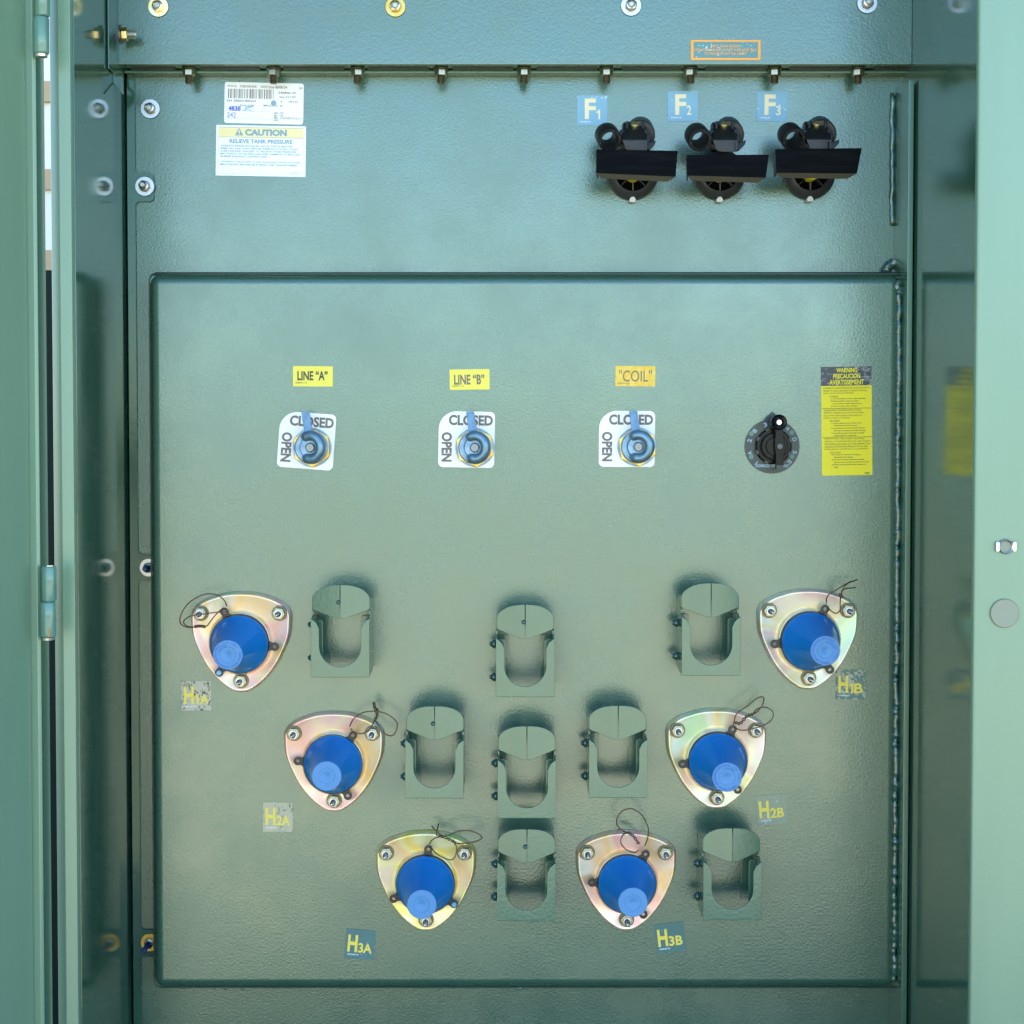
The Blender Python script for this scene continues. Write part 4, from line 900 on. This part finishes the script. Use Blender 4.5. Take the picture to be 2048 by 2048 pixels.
# ------------------------------------------------------------------ fuse holders
head_plastic = mat('head_plastic', (0.009, 0.010, 0.011), 0.38, spec=0.4); bumpy(head_plastic, 180, 0.25, 0.0006)
yel = mat('fuse_yellow', (0.75, 0.72, 0.02), 0.5)
clip_white = mat('clip_white', (0.55, 0.56, 0.55), 0.5)
def make_fuse():
    """origin: centre of the mounting ring on the tank wall; px offsets in photo pixels at the wall"""
    s = S(0.0); o = thing('fuse_holder', 'x', 'fuse holder')
    bm = new(); a_lathe(bm, [(35 * s, 0.001), (50 * s, 0.001), (51 * s, 0.004), (49 * s, 0.009), (38 * s, 0.016), (35.5 * s, 0.017), (34 * s, 0.015)], 56, closed=True); obj('mounting_ring', bm, grey_plastic, o, angle=50)
    bm = new(); a_lathe(bm, [(0.0001, 0.0015), (34.5 * s, 0.0015), (34.5 * s, 0.0028), (0.0001, 0.0028)], 40); obj('socket', bm, black_sheet, o)
    for a in (-90, -45, -135, 0, 180):
        bm = new(); ca, sa = math.cos(math.radians(a)), math.sin(math.radians(a))
        a_loft(bm, [[V((r * ca - t * sa) * s, (r * sa + t * ca) * s, d) for r, t in ((12, -0.8), (34, -0.8), (34, 0.8), (12, 0.8))] for d in (0.003, 0.013)]); obj('socket_rib', bm, sheet_edge if a == -90 else grey_plastic, o)
    bm = new(); a_lathe(bm, [(0.0001, 0.003), (14 * s, 0.003), (14 * s, 0.026), (11 * s, 0.028), (0.0001, 0.028)], 32, 0, -2 * s); obj('yellow_core', bm, yel, o)
    bm = new(); a_prism(bm, [(x * s, z * s) for x, z in ((-6, -56), (5, -56), (6, -50), (2, -45), (-4, -46), (-7, -51))], 0.0008, 0.0125); obj('ring_tab', bm, clip_white, o, bevel=0.0008)
    bm = new(); a_prism(bm, [(x * s, z * s) for x, z in ((-54, -18), (-47, -22), (-43, -13), (-50, -9))], 0.0008, 0.008); obj('ring_tab', bm, grey_plastic, o, bevel=0.0008)
    # everything above the shield, measured at its own distance in front of the tank
    O = P(1264.5, 350, 0.0003)
    def Q(x, z, d): return P(1264.5 + x, 350 - z, d) - O
    def R(rx, rz, x, z, d): return Matrix.Translation(Q(x, z, d)) @ Matrix.Rotation(math.radians(rx), 4, 'X') @ Matrix.Rotation(math.radians(rz), 4, 'Z')
    def slab(name, pts, d0, d1, m_, bev=0.001, taper=1.0):
        bm = new(); c = Q(sum(p[0] for p in pts) / len(pts), sum(p[1] for p in pts) / len(pts), d0)
        f = [Q(x, z, d1) for x, z in pts]; off = Vector((0, d1 - d0, 0))
        a_loft(bm, [[p + off for p in f], f]); return obj(name, bm, m_, o, bevel=bev)
    M = R(24, -6, 15, 81, 0.050)
    s2 = S(0.05)
    bm = new(); a_lathe(bm, [(22 * s2, -0.042), (26 * s2, -0.030), (28 * s2, -0.006), (30 * s2, -0.004), (30.5 * s2, 0.004), (28.5 * s2, 0.007), (0.0001, 0.007)], 44, M=M); obj('barrel', bm, grey_plastic, o, angle=40)
    # head: side profile (height, distance) run across in x, its sloping top catching the sky
    xs = ((-21, 0.8), (-17, 0.97), (-8, 1.0), (20, 1.0), (27, 0.96), (30, 0.8))
    prof = [(107, 0.046), (103, 0.056), (90, 0.072), (74, 0.088), (70, 0.090), (46, 0.090), (46, 0.05), (92, 0.036)]
    bm = new(); rings = []
    for x, k in xs:
        rings.append([Q(x + (9 if z < 60 and x < 0 else 0), 72 + (z - 72) * k, 0.036 + (d - 0.036) * (0.88 + 0.12 * k if k < 0.9 else k)) for z, d in prof])
    a_loft(bm, rings); obj('head', bm, head_plastic, o, bevel=0.0012, angle=30)
    M2 = R(-42, 0, 5, 100, 0.0625)
    bm = new(); s3 = S(0.06); a_lathe(bm, [(0.0001, 0.0), (8.5 * s3, 0.0), (8.0 * s3, 0.002), (5.5 * s3, 0.003), (5 * s3, 0.0012), (0.0001, 0.0012)], 24, M=M2); obj('brass_stud', bm, brass, o, angle=40)
    for x in (-13, 19):
        slab('cheek', [(x, 84), (x + 5, 84), (x + 5.5, 108), (x + 0.5, 108)], 0.052, 0.068, black_plastic, 0.0008)
    slab('latch', [(28, 70), (34, 66), (47, 70), (46, 62), (36, 52), (28, 50)], 0.066, 0.083, black_plastic)
    slab('latch_arm', [(24, 92), (30, 92), (36, 72), (33, 64), (24, 66)], 0.060, 0.076, black_plastic)
    # raised marks low on the head front
    for x in (4, 12, 20): slab('head_rib', [(x, 68), (x + 5, 68), (x + 5, 66.5), (x, 66.5)], 0.0895, 0.0912, grey_plastic, 0)
    slab('ring_arm', [(-24, 92), (-16, 90), (-2, 76), (2, 52), (-16, 50), (-30, 62)], 0.054, 0.074, black_plastic, 0.0016)
    for x, z in ((-24, 58), (-17, 64)):
        bm = new(); a_tube(bm, [Q(x, z + 8, 0.0755), Q(x + 14, z - 8, 0.0775)], 0.0011, 8); obj('web', bm, grey_plastic, o)
    M4 = R(30, 8, -44.5, 69, 0.088); s4 = S(0.088)
    bm = new()
    a_lathe(bm, [(13 * s4, -0.028), (22.5 * s4, -0.028), (24 * s4, -0.025), (24.5 * s4, -0.003), (23 * s4, 0.0), (17.0 * s4, 0.0), (15.8 * s4, -0.003), (13.5 * s4, -0.008)], 56, closed=True, M=M4)
    obj('pull_ring', bm, head_plastic, o, angle=50)
    for a in range(15, 375, 60):
        bm = new(); ca, sa = math.cos(math.radians(a)), math.sin(math.radians(a))
        a_loft(bm, [[M4 @ V((r_ * ca - t * sa) * s4, (r_ * sa + t * ca) * s4, d) for r_, t in ((18, -.9), (22.5, -.9), (22.5, .9), (18, .9))] for d in (-0.0004, 0.0008)]); obj('ring_rib', bm, grey_plastic, o)
    return o
FU = [(1264.5, 350, (-71.5, 51.5, 91, 48.5, 87, -3, -72.5, 4), 'black fuse holder with pull ring below the F1 decal'), (1438, 350, (-65, 40, 100, 41, 94, -5, -63, -1), 'black fuse holder with pull ring between its two neighbours, below the F2 decal'),
      (1618, 349, (-67, 51, 106, 53, 96, 2, -65, 4), 'black fuse holder with pull ring nearest the right wall, below the F3 decal')]
proto = make_fuse()
fus = [proto, copy_tree(proto), copy_tree(proto)]
for o, (px, py, q, lab) in zip(fus, FU):
    o.location = P(px, py, 0.0003); tag(o, lab, 'fuse holder', 'fuse holders with drip shields')
    # drip shield: bent black sheet, seen square on, at 12 cm in front
    dS = 0.105; s = S(dS)
    def at(x, y): return P(px + x, py - y, dS) - o.location
    A, B, C_, E = at(q[0], q[1]), at(q[2], q[3]), at(q[4], q[5]), at(q[6], q[7])
    bk = Vector((0, 0.0022, 0))
    bm = new(); a_loft(bm, [[A + bk, B + bk, C_ + bk, E + bk], [A, B, C_, E]]); obj('drip_shield', bm, black_sheet, o, bevel=0.0005)
    bm = new(); dn = Vector((0, 0.020, -0.0035)); th = Vector((0, 0, 0.0018))
    E2, C2 = E + Vector((0, 0.0022, 0)), C_ + Vector((0, 0.0022, 0))
    mid = (E2 + C2) / 2; Ei, Ci = E2 + dn + Vector((0.008, 0, 0)), C2 + dn + Vector((-0.008, 0, 0))
    a_loft(bm, [[E2, C2, Ci, Ei], [E2 + th, C2 + th, Ci + th, Ei + th]]); obj('shield_lip', bm, sheet_edge, o)
    bm = new(); sd = Vector((0.004, 0.045, 0.0))
    a_loft(bm, [[A + bk, E + bk, E + sd, A + sd], [A + bk + Vector((.0015, 0, 0)), E + bk + Vector((.0015, 0, 0)), E + sd + Vector((.0015, 0, 0)), A + sd + Vector((.0015, 0, 0))]]); obj('shield_side', bm, black_sheet, o)
    bm = new(); tp = (A + B) / 2; a_box(bm, tp.x - 0.012, tp.x + 0.012, tp.z - 0.014, tp.z - 0.004, 0.012, dS - 0.0025); obj('shield_arm', bm, black_sheet, o)
